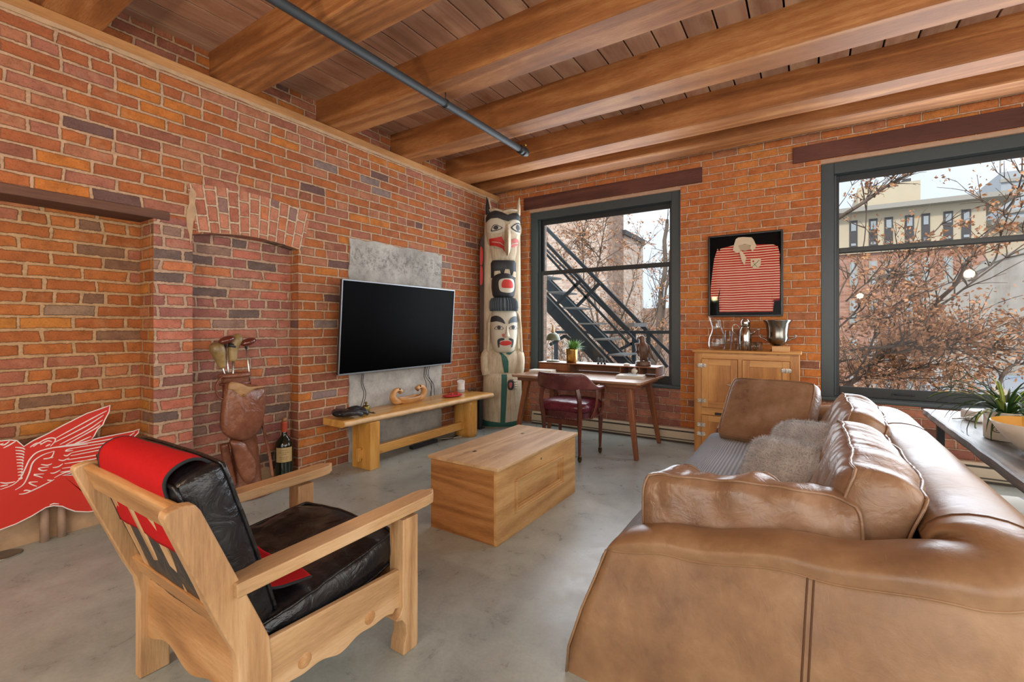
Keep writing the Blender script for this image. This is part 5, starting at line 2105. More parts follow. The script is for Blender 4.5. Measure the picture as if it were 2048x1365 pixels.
# nose
n0 = B(482, 255); n1 = B(478, 362)
m = MB()
vs = []
for k in range(9):
    u = k / 8
    a = n0[0] + (n1[0] - n0[0]) * u
    z = n0[1] + (n1[1] - n0[1]) * u
    w = .016 + .034 * u ** 2
    pr = .008 + .052 * u if u < .9 else .045
    yb = fh(a, z)
    vs += [(a - w, yb + .01, z), (a - w * .5, yb - pr * .7, z), (a, yb - pr, z), (a + w * .5, yb - pr * .7, z), (a + w, yb + .01, z)]
fs = [(i * 5 + k, i * 5 + k + 1, (i + 1) * 5 + k + 1, (i + 1) * 5 + k) for i in range(8) for k in range(4)] + [(0, 1, 2, 3, 4), (40, 41, 42, 43, 44)]
m.add(vs, fs, True)
m.build('nose', M_pwht, hd)
mo = sp2([B(388, 400), B(398, 382), B(430, 372), B(455, 378), B(450, 392), B(420, 400), B(408, 415), B(407, 460), B(398, 465), B(390, 430)])
poly_surf(mo, fh, .008).build('moustache', M_pblk, hd)
mo = sp2([B(546, 400), B(535, 382), B(510, 374), B(495, 380), B(505, 392), B(520, 400), B(528, 420), B(524, 460), B(532, 462), B(542, 430)])
poly_surf(mo, fh, .008).build('moustache', M_pblk, hd)
lp = sp2([B(411, 425), B(430, 405), B(465, 400), B(500, 402), B(529, 420), B(510, 436), B(465, 446), B(425, 440)])
poly_surf(lp, fh, .018).build('lips', M_pred, hd)
poly_surf(sp2([B(432, 335), B(450, 330), B(465, 345), B(470, 365), B(448, 368), B(434, 352)], 3), fh, .010).build('nostril_paint', M_ppink, hd)

# ribbed black crest
rt = [(1.555, .015, .185, .245), (1.60, .015, .195, .26), (1.68, .013, .19, .25), (1.725, .01, .165, .22), (1.74, .01, .12, .16)]
loft(rt, 2.6, 216, ribs=.055).build('ribbed_crest', M_pblu, tp_)

# black head with red eye
kt = [(1.73, .01, .13, .19), (1.77, .01, .155, .22), (1.87, .01, .168, .24), (1.97, .01, .165, .235), (2.03, .01, .15, .21), (2.06, .01, .12, .17)]
kh = loft(kt, 2.6, 48).build('black_crest_head', M_pblk, tp_)
fk = surf_fn(kt, 2.6)
poly_surf(sp2([A(430, 985), A(445, 945), A(510, 930), A(580, 940), A(598, 985), A(592, 1050), A(560, 1078), A(500, 1080), A(445, 1060)]), fk, .010).build('eye_surround', M_pwht, kh)
poly_surf(sp2([A(463, 985), A(480, 952), A(515, 945), A(560, 955), A(580, 990), A(576, 1030), A(520, 1034), A(466, 1028)]), fk, .018).build('red_eye', M_pred, kh)
# fan of tail feathers
ft_ = [(2.0, .01, .175, .16), (2.2, .01, .178, .17), (2.235, .01, .16, .15)]
fn_ = loft(ft_, 3.5, 48).build('tail_fan', M_pblk, tp_)
ff = surf_fn(ft_, 3.5)
for pl in ([A(388, 850), A(445, 845), A(468, 900), A(440, 925), A(400, 950), A(385, 948)], [A(503, 828), A(545, 830), A(558, 890), A(540, 900), A(500, 902), A(482, 892)], [A(590, 850), A(634, 852), A(634, 930), A(610, 915), A(575, 902)]):
    poly_surf(pl, ff, .006).build('feather', M_cedar, fn_)

# bird breast and head
loft([(2.2, .01, .17, .13), (2.35, .01, .19, .15), (2.5, .01, .2, .16), (2.6, .01, .15, .12)], 3, 40).build('breast', M_cedar, tp_)
et = [(2.38, .005, .15, .16), (2.46, .005, .21, .20), (2.58, .005, .232, .225), (2.72, .005, .238, .235), (2.82, .005, .235, .225), (2.885, .005, .215, .19), (2.91, .005, .17, .14)]
eh_ = loft(et, 2.8, 56).build('bird_head', M_cedar, tp_)
fe = surf_fn(et, 2.8)
brow = [A(300, 330), A(298, 262), A(340, 232), A(400, 218), A(460, 235), A(525, 268), A(580, 242), A(640, 228), A(672, 245), A(682, 310), A(640, 300), A(580, 312), A(530, 335), A(480, 322), A(420, 298), A(350, 300)]
poly_surf(brow, fe, .022).build('brow', M_pblk, eh_)
for s in (0, 1):
    sock = [A(312, 420), A(320, 340), A(370, 308), A(440, 305), A(490, 340), A(500, 410), A(470, 450), A(400, 462), A(340, 455)] if not s else [A(545, 420), A(548, 350), A(590, 315), A(640, 312), A(678, 340), A(684, 410), A(660, 450), A(600, 455)]
    o_ = poly_surf(sp2(sock), fe, .005).build('eye_socket', M_pwht, eh_)
    al = [A(350, 432), A(370, 380), A(400, 370), A(440, 385), A(472, 405), A(430, 428), A(380, 438)] if not s else [A(558, 402), A(585, 370), A(620, 345), A(655, 340), A(668, 380), A(662, 430), A(610, 435)]
    poly_surf(sp2(al), fe, .009).build('eye_outline', M_pblk, o_)
    cc = A(402, 403) if not s else A(636, 392)
    al2 = [((a - cc[0]) * .80 + cc[0], (z - cc[1]) * .74 + cc[1]) for a, z in sp2(al)]
    poly_surf(al2, fe, .012).build('eye_white', M_pwht, o_)
    rr = (.033, .027) if not s else (.028, .042)
    poly_surf([(cc[0] + rr[0] * math.cos(k * PI / 8), cc[1] + rr[1] * math.sin(k * PI / 8)) for k in range(16)], fe, .016).build('pupil', M_pblk, o_)
    mo = [A(332, 512), A(400, 505), A(462, 492), A(485, 540), A(505, 600), A(508, 655), A(470, 610), A(400, 585), A(340, 575)] if not s else [A(668, 515), A(610, 505), A(568, 520), A(548, 560), A(538, 605), A(600, 592), A(650, 575), A(668, 545)]
    poly_surf(mo, fe, .008).build('mouth_panel', M_pred if not s else M_ppink, eh_)
    ln = [A(360, 545), A(400, 550), A(450, 560), A(490, 585)] if not s else [A(640, 545), A(610, 552), A(575, 565), A(555, 580)]
    MB().tube([(a, fe(a, z) - .012, z) for a, z in ln], .005, 6).build('mouth_line', M_pwht, eh_)
# beak: a long wedge hooked at the tip
m = MB()
vs = []
bk = [(2.70, .030, .01), (2.62, .040, .05), (2.54, .046, .10), (2.46, .048, .145), (2.40, .044, .165), (2.35, .034, .165), (2.31, .018, .145), (2.285, .004, .125)]
cxb = A(525, 0)[0]
for z, w, pr in bk:
    yb = fe(cxb, max(z, 2.46))
    vs += [(cxb - w, yb + .03, z), (cxb - w * .85, yb - pr * .45, z), (cxb - .006, yb - pr, z), (cxb + .006, yb - pr, z), (cxb + w * .85, yb - pr * .45, z), (cxb + w, yb + .03, z)]
fs = [(i * 6 + k, i * 6 + k + 1, (i + 1) * 6 + k + 1, (i + 1) * 6 + k) for i in range(7) for k in range(5)] + [tuple(range(6)), tuple(range(42, 48))]
m.add(vs, fs, True)
m.build('beak', M_cedar, eh_, bevel=.004)
# horns
for s in (-1, 1):
    base = Vector((.005 + s * .20, -.10, 2.86))
    pts = catmull([base, base + Vector((s * .010, .0, .09)), base + Vector((s * .012, .01, .17)), base + Vector((s * .022, .01, .235))], 5)
    n = len(pts)
    hn = MB().tube(pts, [.055 * (1 - i / (n - 1)) ** .8 + .003 for i in range(n)], 14, flat=.6).build('horn', M_cedar if s > 0 else M_pblk, tp_)
MB().tube(catmull([(-.155, -.13, 2.90), (-.17, -.135, 2.97), (-.19, -.12, 3.06)], 5), .010, 8).build('horn_edge', M_cedar, tp_)
pts = [(x_ / 10 * .2 + .005, fe(x_ / 10 * .2, 2.86) + .02, 2.905 - .03 * math.exp(-(x_ / 3) ** 2)) for x_ in range(-10, 11)]
MB().tube(pts, .018, 10).build('crown_rim', M_cedar, tp_)

# ---------------------------------------------------------------- small things
M_gold = plain('brushed_gold', 'b08a48', .25, 1, .1)
M_leaf2 = plain('fresh_green_leaf', '5f8a3c', .5, var=.4, scale=60)
M_leaf3 = plain('dark_green_leaf', '2f4f26', .45, var=.45, scale=40)
M_leafy = plain('yellow_green_leaf', '8aa04a', .5, var=.3)
M_white = plain('white_ceramic', 'd9d3c6', .35, var=.04)
M_soil = plain('potting_soil', '2c211a', .95, var=.3, scale=60)
M_lampg = plain('olive_green_enamel', '5c6048', .35, var=.06)
M_cglass = glassy('clear_glassware', (.93, .95, .95), 0.0, .04)
M_silver = plain('tarnished_silver', '8f8c86', .2, 1, .25)
M_chrome = plain('polished_chrome', 'b5b2ac', .1, 1, .05)
HZ = .892   # top of the pigeonhole shelf


def xyz(px, py, z): return on_z(px, py, z)


# desk lamp
q = on_y(1106, 700, 5.32)
t = thing('desk_lamp', 'small olive green dome desk lamp at the left of the desk shelf', 'lamp', (q.x, 5.32, HZ))
MB().lathe([(0, 0), (.088, 0), (.088, .010), (.084, .016), (.02, .02), (0, .02)]).build('base', M_lampg, t)
MB().tube([(-.012, 0, .018), (-.012, 0, .30), (0, 0, .36)], .0045, 10).build('pole', M_fdark, t)
MB().lathe([(.090, .275), (.092, .285), (.088, .31), (.072, .345), (.048, .368), (.022, .38), (.018, .376), (.045, .362), (.068, .34), (.084, .31), (.087, .285), (.090, .275)]).build('shade', M_lampg, t)
MB().lathe([(.024, .378), (.022, .40), (.014, .44), (.010, .475), (0, .48)], n=20).build('wooden_cap', M_arm, t)

# potted fern-like plant in brass pot
q = on_y(1143, 700, 5.30)
random.seed(12)
t = thing('potted_plant', 'spiky pale green plant in brushed gold pot on the desk shelf', 'plant', (q.x, 5.30, HZ))
MB().lathe([(0, 0), (.062, 0), (.070, .02), (.076, .16), (.078, .175), (.072, .175), (.066, .155), (0, .15)]).build('pot', M_gold, t)
MB().lathe([(0, .150), (.068, .152)]).build('soil', M_soil, t)
m = MB()
for k in range(220):
    a, el = random.uniform(0, 2 * PI), random.uniform(.2, 1.5)
    L = random.uniform(.08, .19) * (1.1 if el > .9 else .9)
    d = Vector((math.cos(a) * math.cos(el), math.sin(a) * math.cos(el), math.sin(el)))
    s = Vector((-math.sin(a), math.cos(a), 0)) * .006
    b = Vector((.03 + math.cos(a) * .03, math.sin(a) * .03, .16))
    P = [b, b + d * L * .5, b + d * L + Vector((0, 0, -L * .25))]
    m.add([P[0] - s * .5, P[0] + s * .5, P[1] + s, P[2], P[1] - s], [(0, 1, 2, 4), (4, 2, 3)], True)
m.build('leaves', M_leaf2, t)['kind'] = 'stuff'
m = MB()
m.tube(catmull([(-.01, -.075, .165), (-.05, -.08, .12), (-.02, -.082, .10), (.03, -.08, .13), (.0, -.08, .165)], 5), .003, 6)
m.build('stem', M_bark, t)

# three chess pieces
M_ebony = plain('black_ebony', '141414', .3)
first = None
for k, (px, h, lab) in enumerate(((1196.5, .085, 'black turned chess piece, leftmost of the three on the desk shelf'), (1203, .075, 'black turned chess piece, middle and shortest of the three on the desk shelf'), (1209.5, .088, 'black turned chess piece, rightmost of the three on the desk shelf'))):
    q = on_y(px, 720, 5.26 + (.03 if k == 1 else 0))
    s = h / .088
    o = MB().lathe([(0, 0), (.017, 0), (.017, .006), (.013, .012), (.009, .02), (.007, .045), (.011, .05), (.008, .054), (.011, .066), (.007, .078), (.003, .084), (0, .088)], n=20).build('chess_piece', M_ebony)
    o.location = (q.x, q.y, HZ)
    o.scale = (1, 1, s)
    setp(o, lab, 'chess piece', 'chess pieces on the desk shelf')

q = on_y(1253.5, 720, 5.24)
o = MB().lathe([(0, 0), (.034, 0), (.04, .008), (.036, .018), (.015, .026), (0, .028)], squash=(1, .8)).build('trinket_dish', M_white)
o.location = (q.x, q.y, HZ)
setp(o, 'small white lidded dish beside the carved eagle on the desk shelf', 'dish')

# carved eagle
M_eag = wood('carved_eagle_wood', ('3a261c', '5e4230', '86644a'), 'Z', 2.5, .4, False, .5, .6)
q = on_y(1286, 700, 5.30)
t = thing('eagle_carving', 'dark carved wooden eagle with folded wings standing on a round plinth', 'sculpture', (q.x, 5.30, HZ))
MB().lathe([(0, 0), (.088, 0), (.09, .015), (.082, .028), (.086, .045), (.075, .055), (0, .055)], squash=(1, .8)).build('plinth', M_eag, t)
t.rotation_euler = (0, 0, R(24))
m = MB()
sec = [((.01, 0, .075), .030), ((.008, 0, .11), .050), ((.004, 0, .15), .060), ((.0, 0, .20), .062), ((-.004, 0, .24), .052), ((-.008, 0, .268), .036), ((-.010, 0, .29), .033), ((-.012, 0, .315), .036), ((-.013, 0, .338), .031), ((-.013, 0, .356), .012)]
m.tube(catmull([s_[0] for s_ in sec], 2), [sec[i // 2][1] if i % 2 == 0 else (sec[i // 2][1] + sec[min(i // 2 + 1, 9)][1]) / 2 for i in range(19)], 20)
m.build('body', M_eag, t)
m = MB()
m.tube(catmull([(-.030, -.008, .322), (-.056, -.012, .322), (-.066, -.013, .308), (-.062, -.012, .296)], 4), [.018, .017, .016, .015, .013, .012, .010, .008, .007, .006, .004, .003, .002], 10)
m.build('beak', M_eag, t)
for s_, pl in ((1, [(.035, .262), (.066, .245), (.088, .20), (.108, .14), (.130, .085), (.148, .045), (.118, .062), (.085, .085), (.062, .10), (.045, .14), (.036, .20)]), (-1, [(-.030, .255), (-.058, .262), (-.092, .258), (-.082, .225), (-.074, .18), (-.066, .13), (-.052, .10), (-.04, .14), (-.036, .20)])):
    w_ = MB().prism(sp2(pl, 3), .0, .026, MY).build('wing', M_eag, t, bevel=.007, seg=3)
    fm = MB()
    for k in range(4):
        a_, b_ = pl[2 + (k % 3)], pl[-2 - (k % 2)]
        fm.tube([(pl[1][0] * (1 - .1 * k), -.002, pl[1][1] - .02 * k), ((a_[0] + b_[0]) / 2 + s_ * .008 * k, -.003, (a_[1] + b_[1]) / 2 - .01 * k), (pl[5][0] * (.95 - .06 * k), -.001, pl[5][1] + .015 * k)], .003, 6)
    fm.build('feather_ridges', M_eag, w_)['kind'] = 'stuff'
for s_ in (-1, 1):
    m = MB().tube([(.008 + s_ * .028, -.005, .12), (.008 + s_ * .028, -.012, .055)], [.026, .014], 10)
    for a_ in (-.5, 0, .5):
        m.tube([(.008 + s_ * .028, -.012, .062), (.008 + s_ * .028 + .035 * math.sin(a_), -.012 - .038 * math.cos(a_), .057)], [.008, .004], 6)
    m.build('leg', M_eag, t)
MB().prism([(.0, .12), (.05, .12), (.07, .060), (.03, .055), (-.005, .06)], .01, .04, MY).build('tail', M_eag, t, bevel=.006)

# crystal clock in the pigeonhole
q = on_y(1269, 735, 5.12)
t = thing('desk_clock', 'small round silver and glass desk clock before the pigeonholes', 'clock', (q.x, 5.12, .785))
MB().box(-.022, .022, -.015, .015, 0, .018).build('foot', M_chrome, t, bevel=.003)
MB().tube([(0, -.010, .055), (0, .012, .055)], .038, 28).build('rim', M_chrome, t)
MB().tube([(0, -.0115, .055), (0, -.010, .055)], .032, 28).build('dial', M_white, t)

# magazines and books on the desk
M_paper = plain('paper_pages', 'cfc9bd', .8, var=.06)
M_cov1 = plain('grey_magazine_cover', '9a9a9c', .35, var=.3, scale=9)
M_cov2 = plain('tan_book_cover', 'b09478', .5, var=.1)
a = on_z(1262, 753, .80)
MS = []
for k, (w, d, h, rz_, lab, mt) in enumerate(((.30, .23, .012, .05, 'magazine with tan edge at the bottom of the pile on the desk', M_cov2), (.29, .22, .010, .12, 'grey magazine in the middle of the pile on the desk', M_cov1), (.28, .215, .008, .0, 'white magazine with dark picture, topmost on the desk', M_paper))):
    z = .7845 + sum(x[2] for x in MS)
    MS.append((w, d, h))
    t = thing('magazine', lab, 'magazine', (a.x, a.y, z), R(8) + rz_, 'magazines piled on the desk')
    MB().box(-w / 2, w / 2, -d / 2, d / 2, .0005, h - .0005).build('pages', M_paper, t)
    MB().box(-w / 2 - .001, w / 2 + .001, -d / 2 - .001, d / 2 + .001, h - .0008, h).build('cover', mt, t)
    if k == 2:
        MB().prism(sp2([(-.06, -.05), (.02, -.07), (.07, -.02), (.05, .04), (-.03, .05), (-.08, .0)]), h, h + .0004).build('cover_picture', M_pblu, t)
a = on_z(1085, 744, .795)
for k, lab in enumerate(('tan covered book at the left of the desk, under another', 'white covered book at the left of the desk, on top')):
    t = thing('book', lab, 'book', (a.x, a.y, .7845 + k * .018), R(4 + 5 * k), 'books at the left end of the desk')
    MB().box(-.14, .14, -.09, .09, .001, .017).build('pages', M_paper, t)
    MB().box(-.142, .142, -.092, .092, .0165, .0178).build('cover', M_cov2 if k == 0 else M_paper, t)

# ---- on the icebox cabinet
CT = 1.10


def cab(px, Y=5.30): return on_y(px, 690, Y).x


# pierced glass pitcher
t = thing('glass_pitcher', 'clear glass pitcher with a round hole through its belly', 'pitcher', (cab(1434), 5.32, CT))
m = MB()
pf = [(.0, .0), (.075, 0), (.088, .03), (.092, .07), (.084, .13), (.060, .19), (.048, .235), (.052, .28), (.062, .33)]


def pit(u, v):
    k = u * (len(pf) - 1)
    i = min(int(k), len(pf) - 2)
    r_ = pf[i][0] + (pf[i + 1][0] - pf[i][0]) * (k - i)
    z = pf[i][1] + (pf[i + 1][1] - pf[i][1]) * (k - i)
    a = v * 2 * PI
    x = r_ * math.cos(a)
    y = r_ * math.sin(a) * .7
    if u > .7:
        x -= (u - .7) * .09
        z += -x * (u - .7) * 1.1
    return (x, y, z)


m.surf(pit, 24, 36, cv=True)
m.build('body', M_cglass, t, solid=.004)
MB().tube([(.038 * math.cos(k / 24 * 2 * PI), -.066, .085 + .038 * math.sin(k / 24 * 2 * PI)) for k in range(24)], .007, 10, closed=True).build('hole_ring', M_cglass, t)
# tumblers
for k, (px, Y, r_, h, lab) in enumerate(((1456, 5.26, .033, .205, 'tall clear tumbler, left of the pair beside the pitcher'), (1470, 5.33, .036, .215, 'tall clear tumbler, right of the pair beside the shaker'))):
    o = MB().lathe([(0, .012), (r_ * .85, .012), (r_, h), (r_ + .003, h), (r_ * .9, 0), (0, 0)], n=28).build('tumbler', M_cglass)
    o.location = (cab(px, Y), Y, CT)
    setp(o, lab, 'glass', 'tall tumblers on the cabinet')
# cocktail shaker with spout handle
t = thing('cocktail_shaker', 'silver cocktail shaker with domed lid, spout and looped handle', 'shaker', (cab(1490), 5.32, CT))
MB().lathe([(0, 0), (.055, 0), (.060, .01), (.062, .12), (.058, .20), (.044, .235), (.038, .25), (.0, .25)], n=36).build('body', M_chrome, t)
MB().lathe([(.040, .25), (.045, .26), (.045, .30), (.036, .325), (.0, .34)], n=36).build('lid', M_chrome, t)
MB().tube(catmull([(.058, 0, .17), (.085, -.01, .19), (.11, -.015, .215), (.135, -.015, .22)], 4), [.012] * 5 + [.008] * 8, 10).build('spout', M_chrome, t)
MB().tube(catmull([(-.045, 0, .225), (-.085, 0, .27), (-.115, 0, .255), (-.12, 0, .21), (-.09, 0, .17)], 5), .005, 8).build('handle', M_chrome, t)
# small glasses
for px, Y, lab in ((1504, 5.27, 'short clear glass tumbler, left of the two by the shaker'), (1516, 5.33, 'short clear glass tumbler, right of the two by the shaker')):
    o = MB().lathe([(0, .01), (.036, .01), (.042, .09), (.045, .09), (.04, 0), (0, 0)], n=28).build('short_glass', M_cglass)
    o.location = (cab(px, Y), Y, CT)
    setp(o, lab, 'glass', 'short glasses on the cabinet')
# silver ice bucket
t = thing('wine_cooler', 'tarnished silver urn shaped wine cooler with two side handles', 'ice bucket', (cab(1555, 5.36), 5.36, CT))
MB().lathe([(0, 0), (.062, 0), (.064, .012), (.035, .025), (.030, .045), (.060, .065), (.088, .095), (.098, .135), (.094, .17), (.098, .22), (.108, .275), (.128, .305), (.130, .312), (.122, .312), (.100, .28), (.088, .2), (.085, .12), (0, .09)], n=44).build('bowl', M_silver, t)
for s in (-1, 1):
    MB().tube(catmull([(s * .085, 0, .10), (s * .12, 0, .125), (s * .15, 0, .135), (s * .158, 0, .155), (s * .145, 0, .165)], 4), .007, 8).build('handle', M_silver, t)
o = MB().box(-.075, .075, -.04, .04, 0, .055).build('small_wooden_box', M_oakx, bevel=.003)
o.location = (cab(1561, 5.18), 5.20, CT)
o.rotation_euler = (0, 0, .08)
setp(o, 'small oak box in front of the silver wine cooler', 'box')

# ---- framed rugby shirt
M_bframe = plain('black_picture_frame', '121212', .3)
M_picglass = glassy('picture_glass', rough=.02)
M_mat = plain('black_backing', '08080a', .8, spec=.1)
T = NT('striped_jersey')
sp = T.n('SeparateXYZ')
T.t.links.new(T.coord(), sp.inputs[0])
zz = T.math('ADD', sp.outputs[2], T.math('MULTIPLY', T.noise(T.coord(), 3, 2), .02))
st_ = T.math('FRACT', T.math('MULTIPLY', zz, 1 / .0264))
col = T.mix(T.maprange(st_, .56, .62), 'b8302c', 'e2c6aa')
M_jer = T.set(col, .85, normal=T.bump(T.noise(T.coord(), 9, 4), .2, .01), spec=.1)
M_collar = plain('cream_collar', 'd8c8ae', .85, var=.08)
M_cover_ = plain('shaded_cream_lining', 'b8a68c', .9)  # darker copy of the cream, neck shade put into the colour
M_navy = plain('navy_cuff', '6a1a2c', .85)
fx, fz = -.60, 1.908
t = thing('framed_jersey', 'black framed red and cream striped rugby jersey with cream collar on the brick wall', 'picture', (fx, 5.585, fz))


def J(zx, zy):  # crop coords -> local
    q = on_y(1360 + zx / 2.843, 440 + zy / 2.843, 5.575)
    return (q.x - fx, q.z - fz)


w, h = .358, .447
MB().box(-w, w, -.005, .012, -h, h).build('backing', M_mat, t)
m = MB()
m.box(-w - .004, w + .004, -.037, .012, h - .012, h + .006).box(-w - .004, w + .004, -.037, .012, -h - .006, -h + .012)
m.box(-w - .006, -w + .014, -.037, .012, -h + .012, h - .012).box(w - .014, w + .006, -.037, .012, -h + .012, h - .012)
m.build('frame_moulding', M_bframe, t, bevel=.002, seg=1)
body = [J(225, 525), J(222, 440), J(238, 380), J(250, 300), J(215, 200), J(230, 165), J(305, 145), J(330, 170), J(410, 165), J(435, 140), J(530, 140), J(556, 150), J(570, 200), J(510, 300), J(500, 380), J(525, 450), J(528, 522)]
sl = [J(175, 440), J(176, 380), J(185, 300), J(195, 225), J(215, 165), J(240, 220), J(244, 300), J(226, 390), J(214, 450)]
sr = [J(568, 452), J(570, 300), J(565, 200), J(556, 150), J(520, 190), J(490, 280), J(505, 350), J(520, 410), J(532, 455)]
flat_ = lambda a, z: -.008
for pl, of, nm in ((body, .004, 'jersey_body'), (sl, .012, 'sleeve'), (sr, .012, 'sleeve')):
    poly_surf(pl, lambda a, z, nm=nm: -.008 - .006 * math.sin(a * 22 + (1 if nm == 'sleeve' else 0)) ** 2 - .004 * mnoise.noise(Vector((a * 12, z * 12, 0))), of).build(nm, M_jer, t)
poly_surf([J(175, 438), J(218, 448), J(217, 458), J(174, 448)], flat_, .02).build('cuff', M_navy, t)
poly_surf([J(568, 450), J(532, 455), J(530, 464), J(567, 460)], flat_, .02).build('cuff', M_navy, t)
poly_surf([J(326, 140), J(409, 140), J(402, 166), J(372, 178), J(342, 172)], flat_, .016).build('inner_collar', M_cover_, t)
for nm, pl in (('collar', [J(318, 112), J(332, 102), J(360, 99), J(408, 101), J(418, 112), J(407, 146), J(368, 138), J(328, 148)]), ('collar_flap', [J(302, 176), J(308, 145), J(319, 111), J(330, 146), J(344, 176), J(330, 192)]), ('collar_flap', [J(417, 110), J(436, 150), J(412, 180), J(398, 160), J(408, 143)]), ('placket', [J(338, 182), J(350, 176), J(364, 196), J(377, 214), J(368, 258), J(352, 234)])):
    poly_surf(pl, flat_, .020 if nm == 'collar' else .023).build(nm, M_collar, t)
cr = poly_surf([J(402, 222), J(460, 224), J(458, 262), J(430, 280), J(404, 265)], flat_, .018).build('crest_patch', M_collar, t)
m = MB()
a0, a1 = J(412, 268), J(452, 230)
m.bar((a0[0], -.028, a0[1]), (a1[0], -.028, a1[1]), .004, .002, (0, 1, 0))
a0, a1 = J(440, 270), J(420, 248)
m.bar((a0[0], -.028, a0[1]), (a1[0], -.028, a1[1]), .004, .002, (0, 1, 0))
m.build('crest_bars', plain('dark_green_embroidery', '3a4a34', .8), cr)
c0 = J(418, 237)
MB().tube([(c0[0], -.029, c0[1]), (c0[0], -.026, c0[1])], .009, 12).build('crest_rose', M_pred, cr)
MB().add([(-w + .012, -.034, -h + .010), (w - .012, -.034, -h + .010), (w - .012, -.034, h - .010), (-w + .012, -.034, h - .010)], [(0, 1, 2, 3)]).build('glazing', M_picglass, t)

# ---- on the bench
BZ = .5115
M_glove = leather('black_glove_leather', '121214', '1e1e22', '3a3a40', .3, .6)
q = on_z(697, 834, BZ)
t = thing('baseball_glove', 'black leather baseball glove lying at the near end of the bench', 'glove', (q.x, q.y, BZ))
t.rotation_euler = (0, 0, R(60))
m = cush(.20, .16, .07, .35, 20, .012, 7, p=2.5, corner=.25)
xform(m, rotM((-.04, 0, .042)))
m.build('palm', M_glove, t, subsurf=1)
for k in range(4):
    a = (k - 1.5) * .22
    pts = catmull([(.0, (k - 1.5) * .035, .05), (.07, (k - 1.5) * .043, .062), (.13, (k - 1.5) * .05, .048), (.165, (k - 1.5) * .055, .024)], 4)
    MB().tube(pts, [.026] * 6 + [.023] * 4 + [.017] * 3, 10).build('finger', M_glove, t)
MB().tube(catmull([(-.06, -.08, .04), (.0, -.115, .055), (.06, -.125, .05), (.10, -.11, .03)], 4), [.027] * 8 + [.022] * 5, 10).build('thumb', M_glove, t)
m = MB()
for k in range(5):
    m.tube(catmull([(.02 + k * .012, -.10 + k * .004, .07), (.05 + k * .012, -.088, .088), (.05 + k * .014, -.062, .075)], 4), .0035, 6)
m.build('lacing', M_glove, t)
q = on_z(732, 826, BZ)
t = thing('brass_weight', 'small brass bottle shaped weight beside the baseball glove', 'weight', (q.x, q.y, BZ))
M_obr = plain('old_brass', '7a6a3a', .4, .9, .2)
MB().lathe([(0, 0), (.034, 0), (.036, .004), (.036, .062), (.030, .070), (.010, .076), (.008, .086), (.014, .090), (.014, .10), (.006, .106), (0, .106)], n=28).build('body', M_obr, t)
q = on_z(744, 826, BZ)
t = thing('keys', 'small dark keys lying beside the brass weight', 'keys', (q.x, q.y, BZ))
MB().tube([(.012 * math.cos(k), .012 * math.sin(k) + .01, .003) for k in [i * PI / 8 for i in range(16)]], .0018, 6, closed=True).build('ring', M_blackiron, t)
MB().box(-.006, .05, -.006, .004, 0, .004).build('key', M_obr, t)
MB().box(-.05, -.004, .0, .012, 0, .004).build('key', M_obr, t)

# carved canoe with animal head ends
M_canoe = wood('carved_canoe_wood', ('9a6a3a', 'c8955c', 'ddb07a'), 'Y', 2, .4, False, .4, .2)
q = on_z(822, 806, BZ)
t = thing('canoe_carving', 'carved pale wooden double headed serpent canoe on the bench', 'sculpture', (q.x - .03, q.y, BZ))


def cano(u, v):
    y = (u - .5) * .34
    e = 1 - abs(2 * u - 1) ** 2.5
    a = PI + PI * v
    w = .052 * e ** .6 + .012
    return (math.cos(a) * w, y, .062 + .012 * (1 - e) + math.sin(a) * (.058 * e ** .5 + .01))


MB().surf(cano, 24, 14).build('hull', M_canoe, t, solid=.016)
for s in (-1, 1):
    pts = catmull([(0, s * .13, .035), (0, s * .20, .045), (0, s * .235, .09), (0, s * .215, .14), (0, s * .165, .155), (0, s * .12, .135)], 5)
    n = len(pts)
    hd_ = MB().tube(pts, [.032 + .006 * math.sin(i / n * PI * 2) for i in range(n)], 14).build('serpent_head', M_canoe, t)
    MB().ball((.022, s * .155, .165), .010, 10, 8).build('eye', M_pblk, hd_)
    MB().tube([(.02, s * .115, .125), (.024, s * .15, .138), (.024, s * .18, .14)], .004, 6).build('mouth_line', M_pblk, hd_)

q = on_z(905, 794, BZ)
t = thing('red_pouch', 'folded red and pink fabric pouch lying flat on the bench', 'pouch', (q.x, q.y, BZ))
t.rotation_euler = (0, 0, R(-15))
m = cush(.13, .24, .030, .3, 16, .006, 9, p=2.5, corner=.2)
xform(m, rotM((0, 0, .016)))
m.build('fabric', plain('red_patterned_fabric', 'a81c24', .8, var=.3, scale=90), t, subsurf=1)
for y in (-.03, .05):
    MB().tube(catmull([(-.055, y, .036), (0, y + .02, .046), (.05, y - .01, .030)], 4), .010, 8, flat=.5).build('strap', plain('red_strap', 'c42430', .7), t)
q = on_z(922, 785, BZ)
t = thing('smart_speaker', 'small white slanted top speaker on the bench', 'speaker', (q.x, q.y, BZ))
M_spw = plain('white_plastic', 'dcdad6', .4, var=.02)


def spk_(u, v):
    a = v * 2 * PI
    r_ = .048 - .003 * math.sin(u * PI) + (.002 if u > .9 else 0)
    z = .04 + u * .10
    x, y = r_ * math.cos(a), r_ * math.sin(a)
    if u > .5: z += (u - .5) * 2 * (y * .25 - x * .2)
    return (x, y, z)


